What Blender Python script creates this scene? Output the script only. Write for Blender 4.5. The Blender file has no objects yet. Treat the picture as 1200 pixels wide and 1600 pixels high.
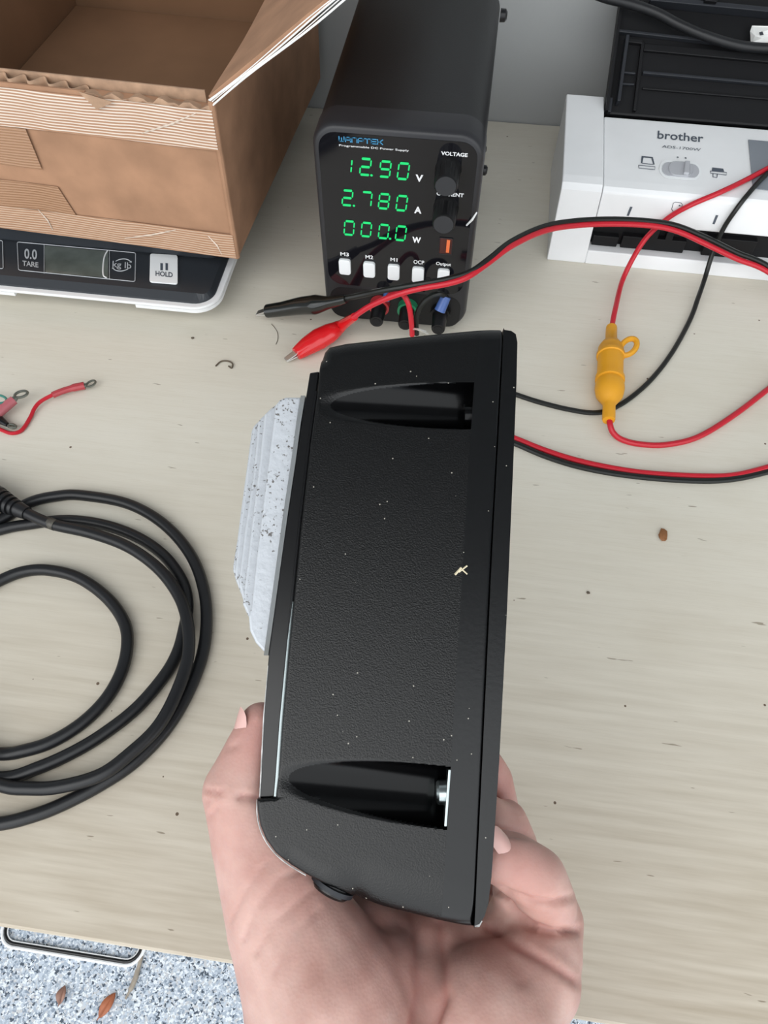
import bpy, bmesh, math, random
import numpy as np
from mathutils import Vector, Matrix
random.seed(7); np.random.seed(7)
sc = bpy.context.scene
COL = sc.collection
V = Vector
# ------------------------------------------------------------------ camera
F, PITCH, YAW, CAMH = 1150.0, math.radians(57.6), math.radians(7.7), 0.42
CP = V((0, 0, CAMH))
_fh = V((-math.sin(YAW), math.cos(YAW), 0))
CF = _fh * math.cos(PITCH) + V((0, 0, -math.sin(PITCH)))
CR = V((math.cos(YAW), math.sin(YAW), 0))
CU = CR.cross(CF)
cam = bpy.data.cameras.new('camera'); camo = bpy.data.objects.new('camera', cam); COL.objects.link(camo)
cam.sensor_fit = 'VERTICAL'; cam.sensor_height = 36.0; cam.lens = 36.0 * F / 1600.0
cam.clip_start = 0.01; cam.clip_end = 100
camo.matrix_world = Matrix(((CR.x, CU.x, -CF.x, CP.x), (CR.y, CU.y, -CF.y, CP.y), (CR.z, CU.z, -CF.z, CP.z), (0, 0, 0, 1)))
sc.camera = camo
# ------------------------------------------------------------------ sky, exposure
sc.view_settings.view_transform = 'Standard'; sc.view_settings.look = 'None'
sc.view_settings.gamma = 1.0; sc.view_settings.use_curve_mapping = False
sc.view_settings.exposure = 0.0
world = bpy.data.worlds.new('sky'); sc.world = world; world.use_nodes = True
wn = world.node_tree; bgn = wn.nodes['Background']
bgn.inputs[0].default_value = (0.93, 0.97, 1.0, 1); bgn.inputs[1].default_value = 2.15
sun = bpy.data.lights.new('sun', 'SUN'); sun.energy = 1.0; sun.angle = math.radians(50); sun.color = (1.0, 0.97, 0.93)
suno = bpy.data.objects.new('sun', sun); COL.objects.link(suno)
suno.rotation_euler = (V((0.35, 0.6, -0.75))).to_track_quat('-Z', 'Y').to_euler()

# pixel rays of the photograph, used to survey points of the real place
def ray(px, py): return CR * ((px - 600) / F) + CU * ((800 - py) / F) + CF
def atd(px, py, d): return CP + ray(px, py) * d
def onz(px, py, z=0.0):
    r = ray(px, py); return CP + r * ((z - CP.z) / r.z)
def ony(px, py, y):
    r = ray(px, py); return CP + r * ((y - CP.y) / r.y)
def onx(px, py, x):
    r = ray(px, py); return CP + r * ((x - CP.x) / r.x)
def onpl(px, py, P, n):
    r = ray(px, py); return CP + r * ((P - CP).dot(n) / r.dot(n))

# ------------------------------------------------------------------ materials
def nodes_of(m): return m.node_tree.nodes, m.node_tree.links
def mat(name, col, rough=0.5, metal=0.0, spec=0.5, bump=0.0, bscale=200.0, var=0.0, vscale=30.0, emit=None, estr=0.0, coat=0.0, alpha=1.0, trans=0.0, sss=0.0):
    m = bpy.data.materials.new(name); m.use_nodes = True
    N, L = nodes_of(m); b = N['Principled BSDF']
    b.inputs['Base Color'].default_value = (*col, 1); b.inputs['Roughness'].default_value = rough
    b.inputs['Metallic'].default_value = metal; b.inputs['Specular IOR Level'].default_value = spec
    b.inputs['Coat Weight'].default_value = coat; b.inputs['Alpha'].default_value = alpha
    b.inputs['Transmission Weight'].default_value = trans
    if sss: b.inputs['Subsurface Weight'].default_value = sss; b.inputs['Subsurface Radius'].default_value = (0.006, 0.002, 0.001); b.inputs['Subsurface Scale'].default_value = 1.0
    if emit: b.inputs['Emission Color'].default_value = (*emit, 1); b.inputs['Emission Strength'].default_value = estr
    tc = N.new('ShaderNodeTexCoord')
    if bump:
        t = N.new('ShaderNodeTexNoise'); t.inputs['Scale'].default_value = bscale; t.inputs['Detail'].default_value = 3
        L.new(tc.outputs['Object'], t.inputs['Vector'])
        bp = N.new('ShaderNodeBump'); bp.inputs['Strength'].default_value = bump; bp.inputs['Distance'].default_value = 0.001
        L.new(t.outputs['Fac'], bp.inputs['Height']); L.new(bp.outputs['Normal'], b.inputs['Normal'])
    if var:
        t = N.new('ShaderNodeTexNoise'); t.inputs['Scale'].default_value = vscale; t.inputs['Detail'].default_value = 4
        L.new(tc.outputs['Object'], t.inputs['Vector'])
        r = N.new('ShaderNodeValToRGB'); e = r.color_ramp.elements
        e[0].position = 0.3; e[1].position = 0.7
        e[0].color = (*[c * (1 - var) for c in col], 1); e[1].color = (*[min(1, c * (1 + var)) for c in col], 1)
        L.new(t.outputs['Fac'], r.inputs['Fac']); L.new(r.outputs['Color'], b.inputs['Base Color'])
    return m
def add_specks(m, col, scale, size, keep=0.5):
    """sprinkle pale or dark dirt specks over a material's colour"""
    N, L = nodes_of(m); b = N['Principled BSDF']
    tc = N.new('ShaderNodeTexCoord'); vo = N.new('ShaderNodeTexVoronoi'); vo.inputs['Scale'].default_value = scale
    L.new(tc.outputs['Object'], vo.inputs['Vector'])
    lt = N.new('ShaderNodeMath'); lt.operation = 'LESS_THAN'; lt.inputs[1].default_value = size; L.new(vo.outputs['Distance'], lt.inputs[0])
    sp = N.new('ShaderNodeSeparateColor'); L.new(vo.outputs['Color'], sp.inputs[0])
    l2 = N.new('ShaderNodeMath'); l2.operation = 'LESS_THAN'; l2.inputs[1].default_value = keep; L.new(sp.outputs[0], l2.inputs[0])
    mu = N.new('ShaderNodeMath'); mu.operation = 'MULTIPLY'; L.new(lt.outputs[0], mu.inputs[0]); L.new(l2.outputs[0], mu.inputs[1])
    mx = N.new('ShaderNodeMix'); mx.data_type = 'RGBA'; mx.inputs[7].default_value = (*col, 1)
    s = b.inputs['Base Color']
    if s.links: L.new(s.links[0].from_socket, mx.inputs[6])
    else: mx.inputs[6].default_value = s.default_value[:]
    L.new(mu.outputs[0], mx.inputs[0]); L.new(mx.outputs[2], s)

def add_dirt(m, col, scale, thr, region):
    """irregular clustered grime"""
    N, L = nodes_of(m); b = N['Principled BSDF']; tc = N.new('ShaderNodeTexCoord')
    n1 = N.new('ShaderNodeTexNoise'); n1.inputs['Scale'].default_value = scale; n1.inputs['Detail'].default_value = 3; L.new(tc.outputs['Object'], n1.inputs['Vector'])
    n2 = N.new('ShaderNodeTexNoise'); n2.inputs['Scale'].default_value = region; n2.inputs['Detail'].default_value = 2; L.new(tc.outputs['Object'], n2.inputs['Vector'])
    ad = N.new('ShaderNodeMath'); ad.operation = 'MULTIPLY_ADD'; ad.inputs[1].default_value = 0.55; L.new(n2.outputs['Fac'], ad.inputs[0]); L.new(n1.outputs['Fac'], ad.inputs[2])
    mr = N.new('ShaderNodeMapRange'); mr.inputs[1].default_value = thr + 0.29; mr.inputs[2].default_value = thr + 0.36; L.new(ad.outputs[0], mr.inputs[0])
    mx = N.new('ShaderNodeMix'); mx.data_type = 'RGBA'; mx.inputs[7].default_value = (*col, 1); s = b.inputs['Base Color']
    if s.links: L.new(s.links[0].from_socket, mx.inputs[6])
    else: mx.inputs[6].default_value = s.default_value[:]
    L.new(mr.outputs[0], mx.inputs[0]); L.new(mx.outputs[2], s)

def wood_mat():
    m = bpy.data.materials.new('whitewashed_wood'); m.use_nodes = True
    N, L = nodes_of(m); b = N['Principled BSDF']; b.inputs['Roughness'].default_value = 0.5
    b.inputs['Specular IOR Level'].default_value = 0.35
    tc = N.new('ShaderNodeTexCoord')
    def noise(sx, sy, scale, detail=4, dist=0.0):
        mp = N.new('ShaderNodeMapping'); mp.inputs['Scale'].default_value = (sx, sy, 1)
        mp.inputs['Rotation'].default_value = (0, 0, 0.02)
        L.new(tc.outputs['Object'], mp.inputs['Vector'])
        t = N.new('ShaderNodeTexNoise'); t.inputs['Scale'].default_value = scale; t.inputs['Detail'].default_value = detail
        t.inputs['Distortion'].default_value = dist
        L.new(mp.outputs['Vector'], t.inputs['Vector']); return t
    def ramp(f, p0, p1, c0, c1):
        r = N.new('ShaderNodeValToRGB'); e = r.color_ramp.elements
        e[0].position = p0; e[1].position = p1; e[0].color = (*c0, 1); e[1].color = (*c1, 1)
        L.new(f, r.inputs['Fac']); return r
    def mix(a, bb, f, mode='MIX'):
        x = N.new('ShaderNodeMix'); x.data_type = 'RGBA'; x.blend_type = mode
        if isinstance(f, float): x.inputs[0].default_value = f
        else: L.new(f, x.inputs[0])
        L.new(a, x.inputs[6]); L.new(bb, x.inputs[7]); return x.outputs[2]
    big = ramp(noise(1, 1.4, 4.0, 3).outputs['Fac'], 0.32, 0.70, (0.655, 0.615, 0.525), (0.71, 0.68, 0.595))
    streak = ramp(noise(5, 90, 3.0, 6, 0.4).outputs['Fac'], 0.36, 0.6, (0.84, 0.81, 0.76), (1, 1, 1))
    c = mix(big.outputs[0], streak.outputs[0], 0.14, 'MULTIPLY')
    fine = ramp(noise(16, 560, 3.0, 3).outputs['Fac'], 0.30, 0.5, (0.80, 0.76, 0.70), (1, 1, 1))
    c = mix(c, fine.outputs[0], 0.24, 'MULTIPLY')
    # worn, browner wood towards the front edge of the bench
    sx = N.new('ShaderNodeSeparateXYZ'); L.new(tc.outputs['Object'], sx.inputs[0])
    mr = N.new('ShaderNodeMapRange'); mr.inputs[1].default_value = -0.05; mr.inputs[2].default_value = -0.38; L.new(sx.outputs[1], mr.inputs[0])
    wn_ = ramp(noise(7, 110, 2.2, 6).outputs['Fac'], 0.3, 0.7, (0.40, 0.325, 0.235), (0.60, 0.53, 0.43))
    mm = N.new('ShaderNodeMath'); mm.operation = 'MULTIPLY'; mm.inputs[1].default_value = 0.75; L.new(mr.outputs[0], mm.inputs[0])
    c = mix(c, wn_.outputs[0], mm.outputs[0])
    # little dark scratches and dents
    sc_ = ramp(noise(26, 170, 2.0, 2).outputs['Fac'], 0.235, 0.255, (0.42, 0.38, 0.33), (1, 1, 1))
    c = mix(c, sc_.outputs[0], 0.8, 'MULTIPLY')
    st = ramp(noise(3, 5, 2.0, 6).outputs['Fac'], 0.30, 0.42, (0.84, 0.81, 0.76), (1, 1, 1))
    c = mix(c, st.outputs[0], 0.35, 'MULTIPLY')
    L.new(c, b.inputs['Base Color'])
    bp = N.new('ShaderNodeBump'); bp.inputs['Strength'].default_value = 0.03; bp.inputs['Distance'].default_value = 0.0006
    L.new(noise(8, 160, 3.0, 6).outputs['Fac'], bp.inputs['Height']); L.new(bp.outputs['Normal'], b.inputs['Normal'])
    add_specks(m, (0.13, 0.09, 0.06), 75, 0.07, 0.10)
    return m
def floor_mat():
    m = bpy.data.materials.new('flaked_epoxy'); m.use_nodes = True
    N, L = nodes_of(m); b = N['Principled BSDF']; b.inputs['Roughness'].default_value = 0.35
    tc = N.new('ShaderNodeTexCoord')
    nz = N.new('ShaderNodeTexNoise'); nz.inputs['Scale'].default_value = 260; L.new(tc.outputs['Object'], nz.inputs['Vector'])
    ad = N.new('ShaderNodeVectorMath'); ad.operation = 'MULTIPLY_ADD'; ad.inputs[1].default_value = (0.006, 0.006, 0.006)
    L.new(nz.outputs['Color'], ad.inputs[0]); L.new(tc.outputs['Object'], ad.inputs[2])
    vo = N.new('ShaderNodeTexVoronoi'); vo.inputs['Scale'].default_value = 400; L.new(ad.outputs[0], vo.inputs['Vector'])
    sp = N.new('ShaderNodeSeparateColor'); L.new(vo.outputs['Color'], sp.inputs[0])
    r = N.new('ShaderNodeValToRGB'); r.color_ramp.interpolation = 'CONSTANT'; e = r.color_ramp.elements
    cols = [(0.0, (0.05, 0.07, 0.10)), (0.09, (0.22, 0.27, 0.34)), (0.22, (0.36, 0.42, 0.50)), (0.44, (0.49, 0.55, 0.63)), (0.68, (0.72, 0.76, 0.81)), (0.86, (0.52, 0.53, 0.55))]
    e[0].position, e[0].color = cols[0][0], (*cols[0][1], 1); e[1].position, e[1].color = cols[1][0], (*cols[1][1], 1)
    for p, c in cols[2:]:
        q = e.new(p); q.color = (*c, 1)
    L.new(sp.outputs[0], r.inputs['Fac']); L.new(r.outputs['Color'], b.inputs['Base Color'])
    return m
def striped_tape_mat(name, lo, hi):
    m = mat(name, (0.62, 0.42, 0.27), 0.22, spec=0.6)
    N, L = nodes_of(m); b = N['Principled BSDF']; tc = N.new('ShaderNodeTexCoord')
    sx = N.new('ShaderNodeSeparateXYZ'); L.new(tc.outputs['Object'], sx.inputs[0])
    nz = N.new('ShaderNodeTexNoise'); nz.inputs['Scale'].default_value = 14; L.new(tc.outputs['Object'], nz.inputs['Vector'])
    ma = N.new('ShaderNodeMath'); ma.operation = 'MULTIPLY_ADD'; ma.inputs[1].default_value = 0.006; L.new(nz.outputs['Fac'], ma.inputs[0]); L.new(sx.outputs[2], ma.inputs[2])
    mu = N.new('ShaderNodeMath'); mu.operation = 'MULTIPLY'; mu.inputs[1].default_value = 2 * math.pi / 0.0021; L.new(ma.outputs[0], mu.inputs[0])
    sn = N.new('ShaderNodeMath'); sn.operation = 'SINE'; L.new(mu.outputs[0], sn.inputs[0])
    r = N.new('ShaderNodeValToRGB'); e = r.color_ramp.elements
    e[0].position = 0.45; e[1].position = 0.95; e[0].color = (*lo, 1); e[1].color = (*hi, 1)
    mrn = N.new('ShaderNodeMapRange'); mrn.inputs[1].default_value = -1; L.new(sn.outputs[0], mrn.inputs[0])
    n2 = N.new('ShaderNodeTexNoise'); n2.inputs['Scale'].default_value = 30; L.new(tc.outputs['Object'], n2.inputs['Vector'])
    m2 = N.new('ShaderNodeMath'); m2.operation = 'MULTIPLY_ADD'; m2.inputs[1].default_value = 0.5; m2.inputs[2].default_value = -0.2; L.new(n2.outputs['Fac'], m2.inputs[0])
    m3 = N.new('ShaderNodeMath'); m3.operation = 'ADD'; L.new(mrn.outputs[0], m3.inputs[0]); L.new(m2.outputs[0], m3.inputs[1])
    L.new(m3.outputs[0], r.inputs['Fac']); L.new(r.outputs['Color'], b.inputs['Base Color'])
    bp = N.new('ShaderNodeBump'); bp.inputs['Strength'].default_value = 0.3; bp.inputs['Distance'].default_value = 0.0004
    L.new(sn.outputs[0], bp.inputs['Height']); L.new(bp.outputs['Normal'], b.inputs['Normal'])
    return m

M = {}
M['wood'] = wood_mat()
M['floor'] = floor_mat()
M['wall'] = mat('grey_wall_paint', (0.36, 0.37, 0.37), 0.75, bump=0.35, bscale=90)
M['ceiling'] = mat('ceiling_paint', (0.32, 0.32, 0.315), 0.9)
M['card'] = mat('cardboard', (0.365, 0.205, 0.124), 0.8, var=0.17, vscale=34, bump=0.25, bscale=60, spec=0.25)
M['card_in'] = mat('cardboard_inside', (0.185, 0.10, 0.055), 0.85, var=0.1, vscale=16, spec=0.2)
M['card_edge'] = mat('cardboard_cut_edge', (0.40, 0.255, 0.165), 0.9, var=0.2, vscale=120)
M['tape'] = striped_tape_mat('filament_tape', (0.40, 0.22, 0.13), (0.74, 0.64, 0.55))
M['tape_low'] = striped_tape_mat('worn_filament_tape', (0.40, 0.22, 0.13), (0.56, 0.40, 0.29))
M['tape_faint'] = striped_tape_mat('brown_filament_tape', (0.31, 0.165, 0.09), (0.40, 0.23, 0.135))
M['tape_clear'] = mat('clear_tape', (0.72, 0.60, 0.50), 0.15, spec=0.7, var=0.2, vscale=60)
M['tape_white'] = mat('tape_strands', (0.85, 0.84, 0.82), 0.3, var=0.12, vscale=200)
M['scale_black'] = mat('scale_black_plastic', (0.026, 0.030, 0.036), 0.38, spec=0.35)
M['scale_base'] = mat('scale_base_plastic', (0.05, 0.052, 0.055), 0.5)
M['white'] = mat('white_plastic', (0.78, 0.79, 0.80), 0.4, var=0.02, vscale=40)
M['white_btn'] = mat('white_button', (0.80, 0.82, 0.83), 0.45)
M['print_grey'] = mat('grey_print', (0.42, 0.44, 0.46), 0.5)
M['print_white'] = mat('white_print', (0.78, 0.79, 0.80), 0.5)
M['print_black'] = mat('black_print', (0.03, 0.035, 0.045), 0.5)
M['print_blue'] = mat('blue_print', (0.045, 0.23, 0.42), 0.5)
M['print_slate'] = mat('slate_print', (0.07, 0.085, 0.11), 0.55)
M['lcd'] = mat('lcd_glass', (0.10, 0.115, 0.105), 0.12, var=0.25, vscale=45)
M['psu'] = mat('psu_black_shell', (0.009, 0.009, 0.010), 0.42, spec=0.35, bump=0.05, bscale=900)
M['psu_rim'] = mat('psu_bezel', (0.020, 0.020, 0.023), 0.38, spec=0.4)
M['gloss'] = mat('glossy_black_panel', (0.006, 0.006, 0.008), 0.06)
M['knob'] = mat('knob_black', (0.006, 0.006, 0.0065), 0.4, spec=0.3)
M['knob_end'] = mat('knob_end_grey', (0.03, 0.031, 0.034), 0.5, spec=0.3)
M['led'] = mat('green_segment', (0.0, 0.12, 0.04), 0.4, emit=(0.01, 0.80, 0.20), estr=0.85)
M['usb'] = mat('usb_orange', (0.75, 0.16, 0.05), 0.4)
M['usb_dark'] = mat('usb_slot', (0.06, 0.012, 0.008), 0.5)
M['red_pl'] = mat('red_collar', (0.42, 0.03, 0.035), 0.4)
M['green_pl'] = mat('green_collar', (0.02, 0.22, 0.10), 0.4)
M['blue_pl'] = mat('blue_crimp', (0.05, 0.11, 0.32), 0.35)
M['black_pl'] = mat('black_plastic', (0.006, 0.006, 0.007), 0.3, spec=0.35)
M['hole'] = mat('dark_hollow', (0.003, 0.003, 0.003), 0.9)
M['scan_black'] = mat('scanner_black_plastic', (0.007, 0.007, 0.008), 0.5, spec=0.25, bump=0.04, bscale=600)
M['scan_grey'] = mat('scanner_dark_rib', (0.022, 0.024, 0.029), 0.45, spec=0.3)
M['scan_screen'] = mat('scanner_screen', (0.20, 0.22, 0.25), 0.25)
M['scan_slider'] = mat('scanner_slider', (0.42, 0.43, 0.46), 0.4)
M['red_wire'] = mat('red_wire_sheath', (0.50, 0.012, 0.026), 0.35, spec=0.4)
M['black_wire'] = mat('black_wire_sheath', (0.008, 0.009, 0.008), 0.38, spec=0.35)
M['red_boot'] = mat('red_vinyl_boot', (0.62, 0.010, 0.014), 0.18, spec=0.6, bump=0.12, bscale=70)
M['black_boot'] = mat('black_vinyl_boot', (0.008, 0.009, 0.008), 0.16, spec=0.6, bump=0.12, bscale=80)
M['steel'] = mat('steel', (0.62, 0.61, 0.59), 0.3, metal=1.0)
M['tinned'] = mat('tinned_copper', (0.75, 0.74, 0.70), 0.35, metal=0.8)
M['ring_metal'] = mat('dull_ring_metal', (0.20, 0.21, 0.18), 0.4, metal=0.9)
M['yellow'] = mat('yellow_rubber', (0.70, 0.32, 0.012), 0.5, bump=0.15, bscale=250)
M['cable'] = mat('black_cable_jacket', (0.009, 0.0095, 0.011), 0.40, spec=0.4, bump=0.08, bscale=120, var=0.2, vscale=40)
M['pink_sleeve'] = mat('pink_crimp_sleeve', (0.44, 0.12, 0.14), 0.3)
M['red_sleeve'] = mat('red_heatshrink', (0.42, 0.05, 0.06), 0.3)
M['green_wire'] = mat('teal_wire', (0.04, 0.22, 0.18), 0.4)
M['case'] = mat('case_textured_plastic', (0.0012, 0.0013, 0.0015), 0.30, spec=0.40, bump=0.16, bscale=1900)
M['case_smooth'] = mat('case_smooth_plastic', (0.0016, 0.0018, 0.0022), 0.28, spec=0.44, bump=0.03, bscale=700)
for k in ('case', 'case_smooth'): add_specks(M[k], (0.36, 0.34, 0.29), 430, 0.10, 0.10)
M['case_gloss'] = mat('case_recess_plastic', (0.001, 0.001, 0.0012), 0.2, spec=0.22)
M['rail'] = mat('rail_black_paint', (0.004, 0.004, 0.0045), 0.24, spec=0.4)
M['worn_glint'] = mat('worn_glint_edge', (0.48, 0.48, 0.47), 0.4, var=0.5, vscale=300)  # chipped plastic, also the painted highlights along the case edges
M['alu'] = mat('cast_aluminium', (0.50, 0.525, 0.56), 0.5, metal=0.15, bump=0.3, bscale=350)
add_dirt(M['alu'], (0.13, 0.12, 0.115), 800, 0.625, 70)
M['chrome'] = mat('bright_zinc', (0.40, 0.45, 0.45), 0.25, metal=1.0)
M['straw'] = mat('dry_straw', (0.62, 0.55, 0.38), 0.7)
M['leaf_a'] = mat('dry_orange_leaf', (0.36, 0.115, 0.05), 0.6, var=0.2, vscale=60)
M['leaf_b'] = mat('dry_brown_leaf', (0.28, 0.15, 0.11), 0.6, var=0.25, vscale=60)
M['twig'] = mat('dry_twig', (0.30, 0.26, 0.21), 0.7, var=0.2, vscale=80)
M['crumb'] = mat('brown_crumb', (0.24, 0.10, 0.035), 0.7)
M['hair'] = mat('dark_fibre', (0.10, 0.075, 0.05), 0.6)
M['paper'] = mat('white_paper', (0.82, 0.82, 0.80), 0.6)
M['nail'] = mat('fingernail', (0.66, 0.40, 0.36), 0.35)

# ------------------------------------------------------------------ builders
class MB:
    def __init__(s): s.v = []; s.f = []; s.mi = []
    def add(s, vs, fs, mi=0):
        o = len(s.v); s.v += [V(p) for p in vs]; s.f += [tuple(i + o for i in q) for q in fs]; s.mi += [mi] * len(fs); return s
    def frame_box(s, c, x, y, z, mi=0):
        """box from centre and three half-extent vectors"""
        c, x, y, z = V(c), V(x), V(y), V(z)
        vs = [c + x * a + y * b + z * d for d in (-1, 1) for b in (-1, 1) for a in (-1, 1)]
        return s.add(vs, [(0, 2, 3, 1), (4, 5, 7, 6), (0, 1, 5, 4), (2, 6, 7, 3), (0, 4, 6, 2), (1, 3, 7, 5)], mi)
    def box(s, a, b, mi=0):
        a, b = V(a), V(b); h = (b - a) / 2
        return s.frame_box((a + b) / 2, (h.x, 0, 0), (0, h.y, 0), (0, 0, h.z), mi)
    def prism(s, pts, ext, mi=0):
        """closed outline (3-D points) swept by ext"""
        n = len(pts); ext = V(ext); p = [V(q) for q in pts]
        return s.add(p + [q + ext for q in p], [tuple(range(n))[::-1], tuple(range(n, 2 * n))] + [(i, (i + 1) % n, n + (i + 1) % n, n + i) for i in range(n)], mi)
    def tube(s, pts, r, n=10, closed=False, mi=0, cap=True, flat=None):
        P = [V(p) for p in pts]; k = len(P); R = r if hasattr(r, '__len__') else [r] * k
        T = []
        for i in range(k):
            a = P[(i - 1) % k] if (closed or i > 0) else P[i]; b = P[(i + 1) % k] if (closed or i < k - 1) else P[i]
            t = b - a; T.append(t.normalized() if t.length > 1e-12 else V((0, 0, 1)))
        up = V((0, 0, 1)) if abs(T[0].z) < 0.9 else V((1, 0, 0))
        nrm = (up - T[0] * up.dot(T[0])).normalized(); vs = []
        for i in range(k):
            nrm = (nrm - T[i] * nrm.dot(T[i])); nrm = nrm.normalized() if nrm.length > 1e-9 else T[i].orthogonal().normalized()
            bi = T[i].cross(nrm); fa = flat[i] if flat else 1.0
            for j in range(n):
                a = 2 * math.pi * j / n; vs.append(P[i] + nrm * (math.cos(a) * R[i] * fa) + bi * (math.sin(a) * R[i]))
        fs = [(i * n + j, i * n + (j + 1) % n, ((i + 1) % k) * n + (j + 1) % n, ((i + 1) % k) * n + j) for i in range(k if closed else k - 1) for j in range(n)]
        if cap and not closed: fs += [tuple(range(n))[::-1], tuple(range((k - 1) * n, k * n))]
        return s.add(vs, fs, mi)
    def cyl(s, a, b, r, n=24, mi=0, r2=None): return s.tube([a, b], [r, r if r2 is None else r2], n, mi=mi)
    def poly(s, pts, mi=0): return s.add(pts, [tuple(range(len(pts)))], mi)

def smooth_path(pts, sub=8, closed=False):
    P = [V(p) for p in pts]; n = len(P); out = []
    rng = n if closed else n - 1
    for i in range(rng):
        g = lambda j: P[j % n] if closed else P[max(0, min(n - 1, j))]
        a, b, c, d = g(i - 1), g(i), g(i + 1), g(i + 2)
        for k in range(sub):
            t = k / sub
            out.append(0.5 * ((2 * b) + (c - a) * t + (2 * a - 5 * b + 4 * c - d) * t * t + (3 * b - a - 3 * c + d) * t ** 3))
    if not closed: out.append(P[-1])
    return out

def rrect(w, h, r, n=6, cx=0, cy=0):
    """rounded rectangle outline, 2-D"""
    o = []
    for sx, sy, a0 in ((1, 1, 0), (-1, 1, 90), (-1, -1, 180), (1, -1, 270)):
        for k in range(n + 1):
            a = math.radians(a0 + 90 * k / n); o.append((cx + sx * (w / 2 - r) + r * math.cos(a), cy + sy * (h / 2 - r) + r * math.sin(a)))
    return o

def obj(name, mb, mats, parent=None, smooth=False, bevel=0.0, seg=2, base=None, sharp=0.6):
    me = bpy.data.meshes.new(name)
    off = V(parent.matrix_world.translation) if (parent is not None and base is None) else (V(base) if base is not None else V((0, 0, 0)))
    if parent is not None:
        off = V((0, 0, 0)); q = parent
        while q is not None: off += q.location; q = q.parent
    me.from_pydata([tuple(p - off) for p in mb.v], [], mb.f)
    ml = mats if isinstance(mats, (list, tuple)) else [mats]
    for m in ml: me.materials.append(m)
    me.polygons.foreach_set('material_index', mb.mi)
    bm = bmesh.new(); bm.from_mesh(me); bmesh.ops.recalc_face_normals(bm, faces=bm.faces); bm.to_mesh(me); bm.free()
    if smooth:
        me.polygons.foreach_set('use_smooth', [True] * len(me.polygons)); me.set_sharp_from_angle(angle=sharp)
    me.update()
    o = bpy.data.objects.new(name, me); COL.objects.link(o)
    if parent is not None: o.parent = parent
    elif base is not None: o.location = off
    if bevel:
        md = o.modifiers.new('bevel', 'BEVEL'); md.width = bevel; md.segments = seg; md.limit_method = 'ANGLE'; md.angle_limit = math.radians(40)
    return o
def thing(name, label, cat, loc, group=None):
    o = bpy.data.objects.new(name, None); COL.objects.link(o); o.location = loc; o.empty_display_size = 0.02
    o['label'] = label; o['category'] = cat
    if group: o['group'] = group
    return o
def tag(o, label, cat, group=None):
    o['label'] = label; o['category'] = cat
    if group: o['group'] = group
    return o
def struct(o): o['kind'] = 'structure'; return o

_tc = {}
def text_mesh(s, bold=0.0):
    cu = bpy.data.curves.new('lettering', 'FONT'); cu.body = s; cu.size = 1.0; cu.offset = bold; cu.resolution_u = 3
    o = bpy.data.objects.new('lettering', cu); COL.objects.link(o)
    dg = bpy.context.evaluated_depsgraph_get(); me = bpy.data.meshes.new_from_object(o.evaluated_get(dg))
    vs = [v.co.copy() for v in me.vertices]; fs = [tuple(p.vertices) for p in me.polygons]
    bpy.data.objects.remove(o); bpy.data.curves.remove(cu); bpy.data.meshes.remove(me)
    return vs, fs
def text_in(mb, s, o, ex, ey, bold=0.0, mi=0):
    """fit a string into the parallelogram o, o+ex, o+ey"""
    vs, fs = text_mesh(s, bold)
    x0 = min(v.x for v in vs); x1 = max(v.x for v in vs); y0 = min(v.y for v in vs); y1 = max(v.y for v in vs)
    mb.add([o + ex * ((v.x - x0) / (x1 - x0)) + ey * ((v.y - y0) / (y1 - y0)) for v in vs], fs, mi)

# ================================================================== STRUCTURE
FLZ = -0.75
WY = 0.7485
struct(obj('floor', MB().box((-4, -7, FLZ - 0.1), (4, WY + 0.1, FLZ)), M['floor']))
struct(obj('wall_back', MB().box((-2.6, WY, FLZ), (2.6, WY + 0.1, 1.65)), M['wall']))
struct(obj('wall_left', MB().box((-2.7, -0.42, FLZ), (-2.6, WY + 0.1, 1.65)), M['wall']))
struct(obj('wall_right', MB().box((2.6, -0.42, FLZ), (2.7, WY + 0.1, 1.65)), M['wall']))
struct(obj('ceiling', MB().box((-2.7, -0.42, 1.65), (2.7, WY + 0.1, 1.75)), M['ceiling']))  # unseen; front edge placed and tone darkened to shape the sky light

# ================================================================== WORKBENCH
bench = thing('workbench', 'whitewashed wooden workbench against the grey wall with everything standing on it', 'workbench', (0, 0.37, FLZ))
obj('tabletop', MB().box((-1.1, -0.0037, -0.03), (1.0, WY - 0.001, 0.0)), M['wood'], bench, bevel=0.0015)
for x in (-1.0, 0.9):
    for y in (0.3, 0.68): obj('leg', MB().box((x - 0.03, y - 0.03, FLZ), (x + 0.03, y + 0.03, -0.03)), M['wood'], bench)

# ================================================================== POWER SUPPLY
PY = 0.4412
PX0, PX1, PZ1 = -0.1065, 0.0045, 0.1625
pcx, pw = (PX0 + PX1) / 2, PX1 - PX0
psu = thing('power_supply', 'black benchtop power supply showing green digits, standing behind the held black case', 'power supply', (pcx, PY + 0.1, 0))
def psu_ring(w, h, r, y, dz=0.0): return [V((pcx + a, y, PZ1 / 2 + 0.0015 + dz + b)) for a, b in rrect(w, h, r, 8)]
def loft(rings):
    mb = MB(); n = len(rings[0]); vs = [p for r in rings for p in r]
    fs = [(k * n + i, k * n + (i + 1) % n, (k + 1) * n + (i + 1) % n, (k + 1) * n + i) for k in range(len(rings) - 1) for i in range(n)]
    fs += [tuple(range(n))[::-1], tuple(range((len(rings) - 1) * n, len(rings) * n))]
    return mb.add(vs, fs)
PH = PZ1 - 0.003
obj('housing', loft([psu_ring(pw - 0.001, PH - 0.001, 0.016, PY + 0.0225), psu_ring(pw - 0.001, PH - 0.001, 0.016, PY + 0.2)]), M['psu'], psu, smooth=True)
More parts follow.
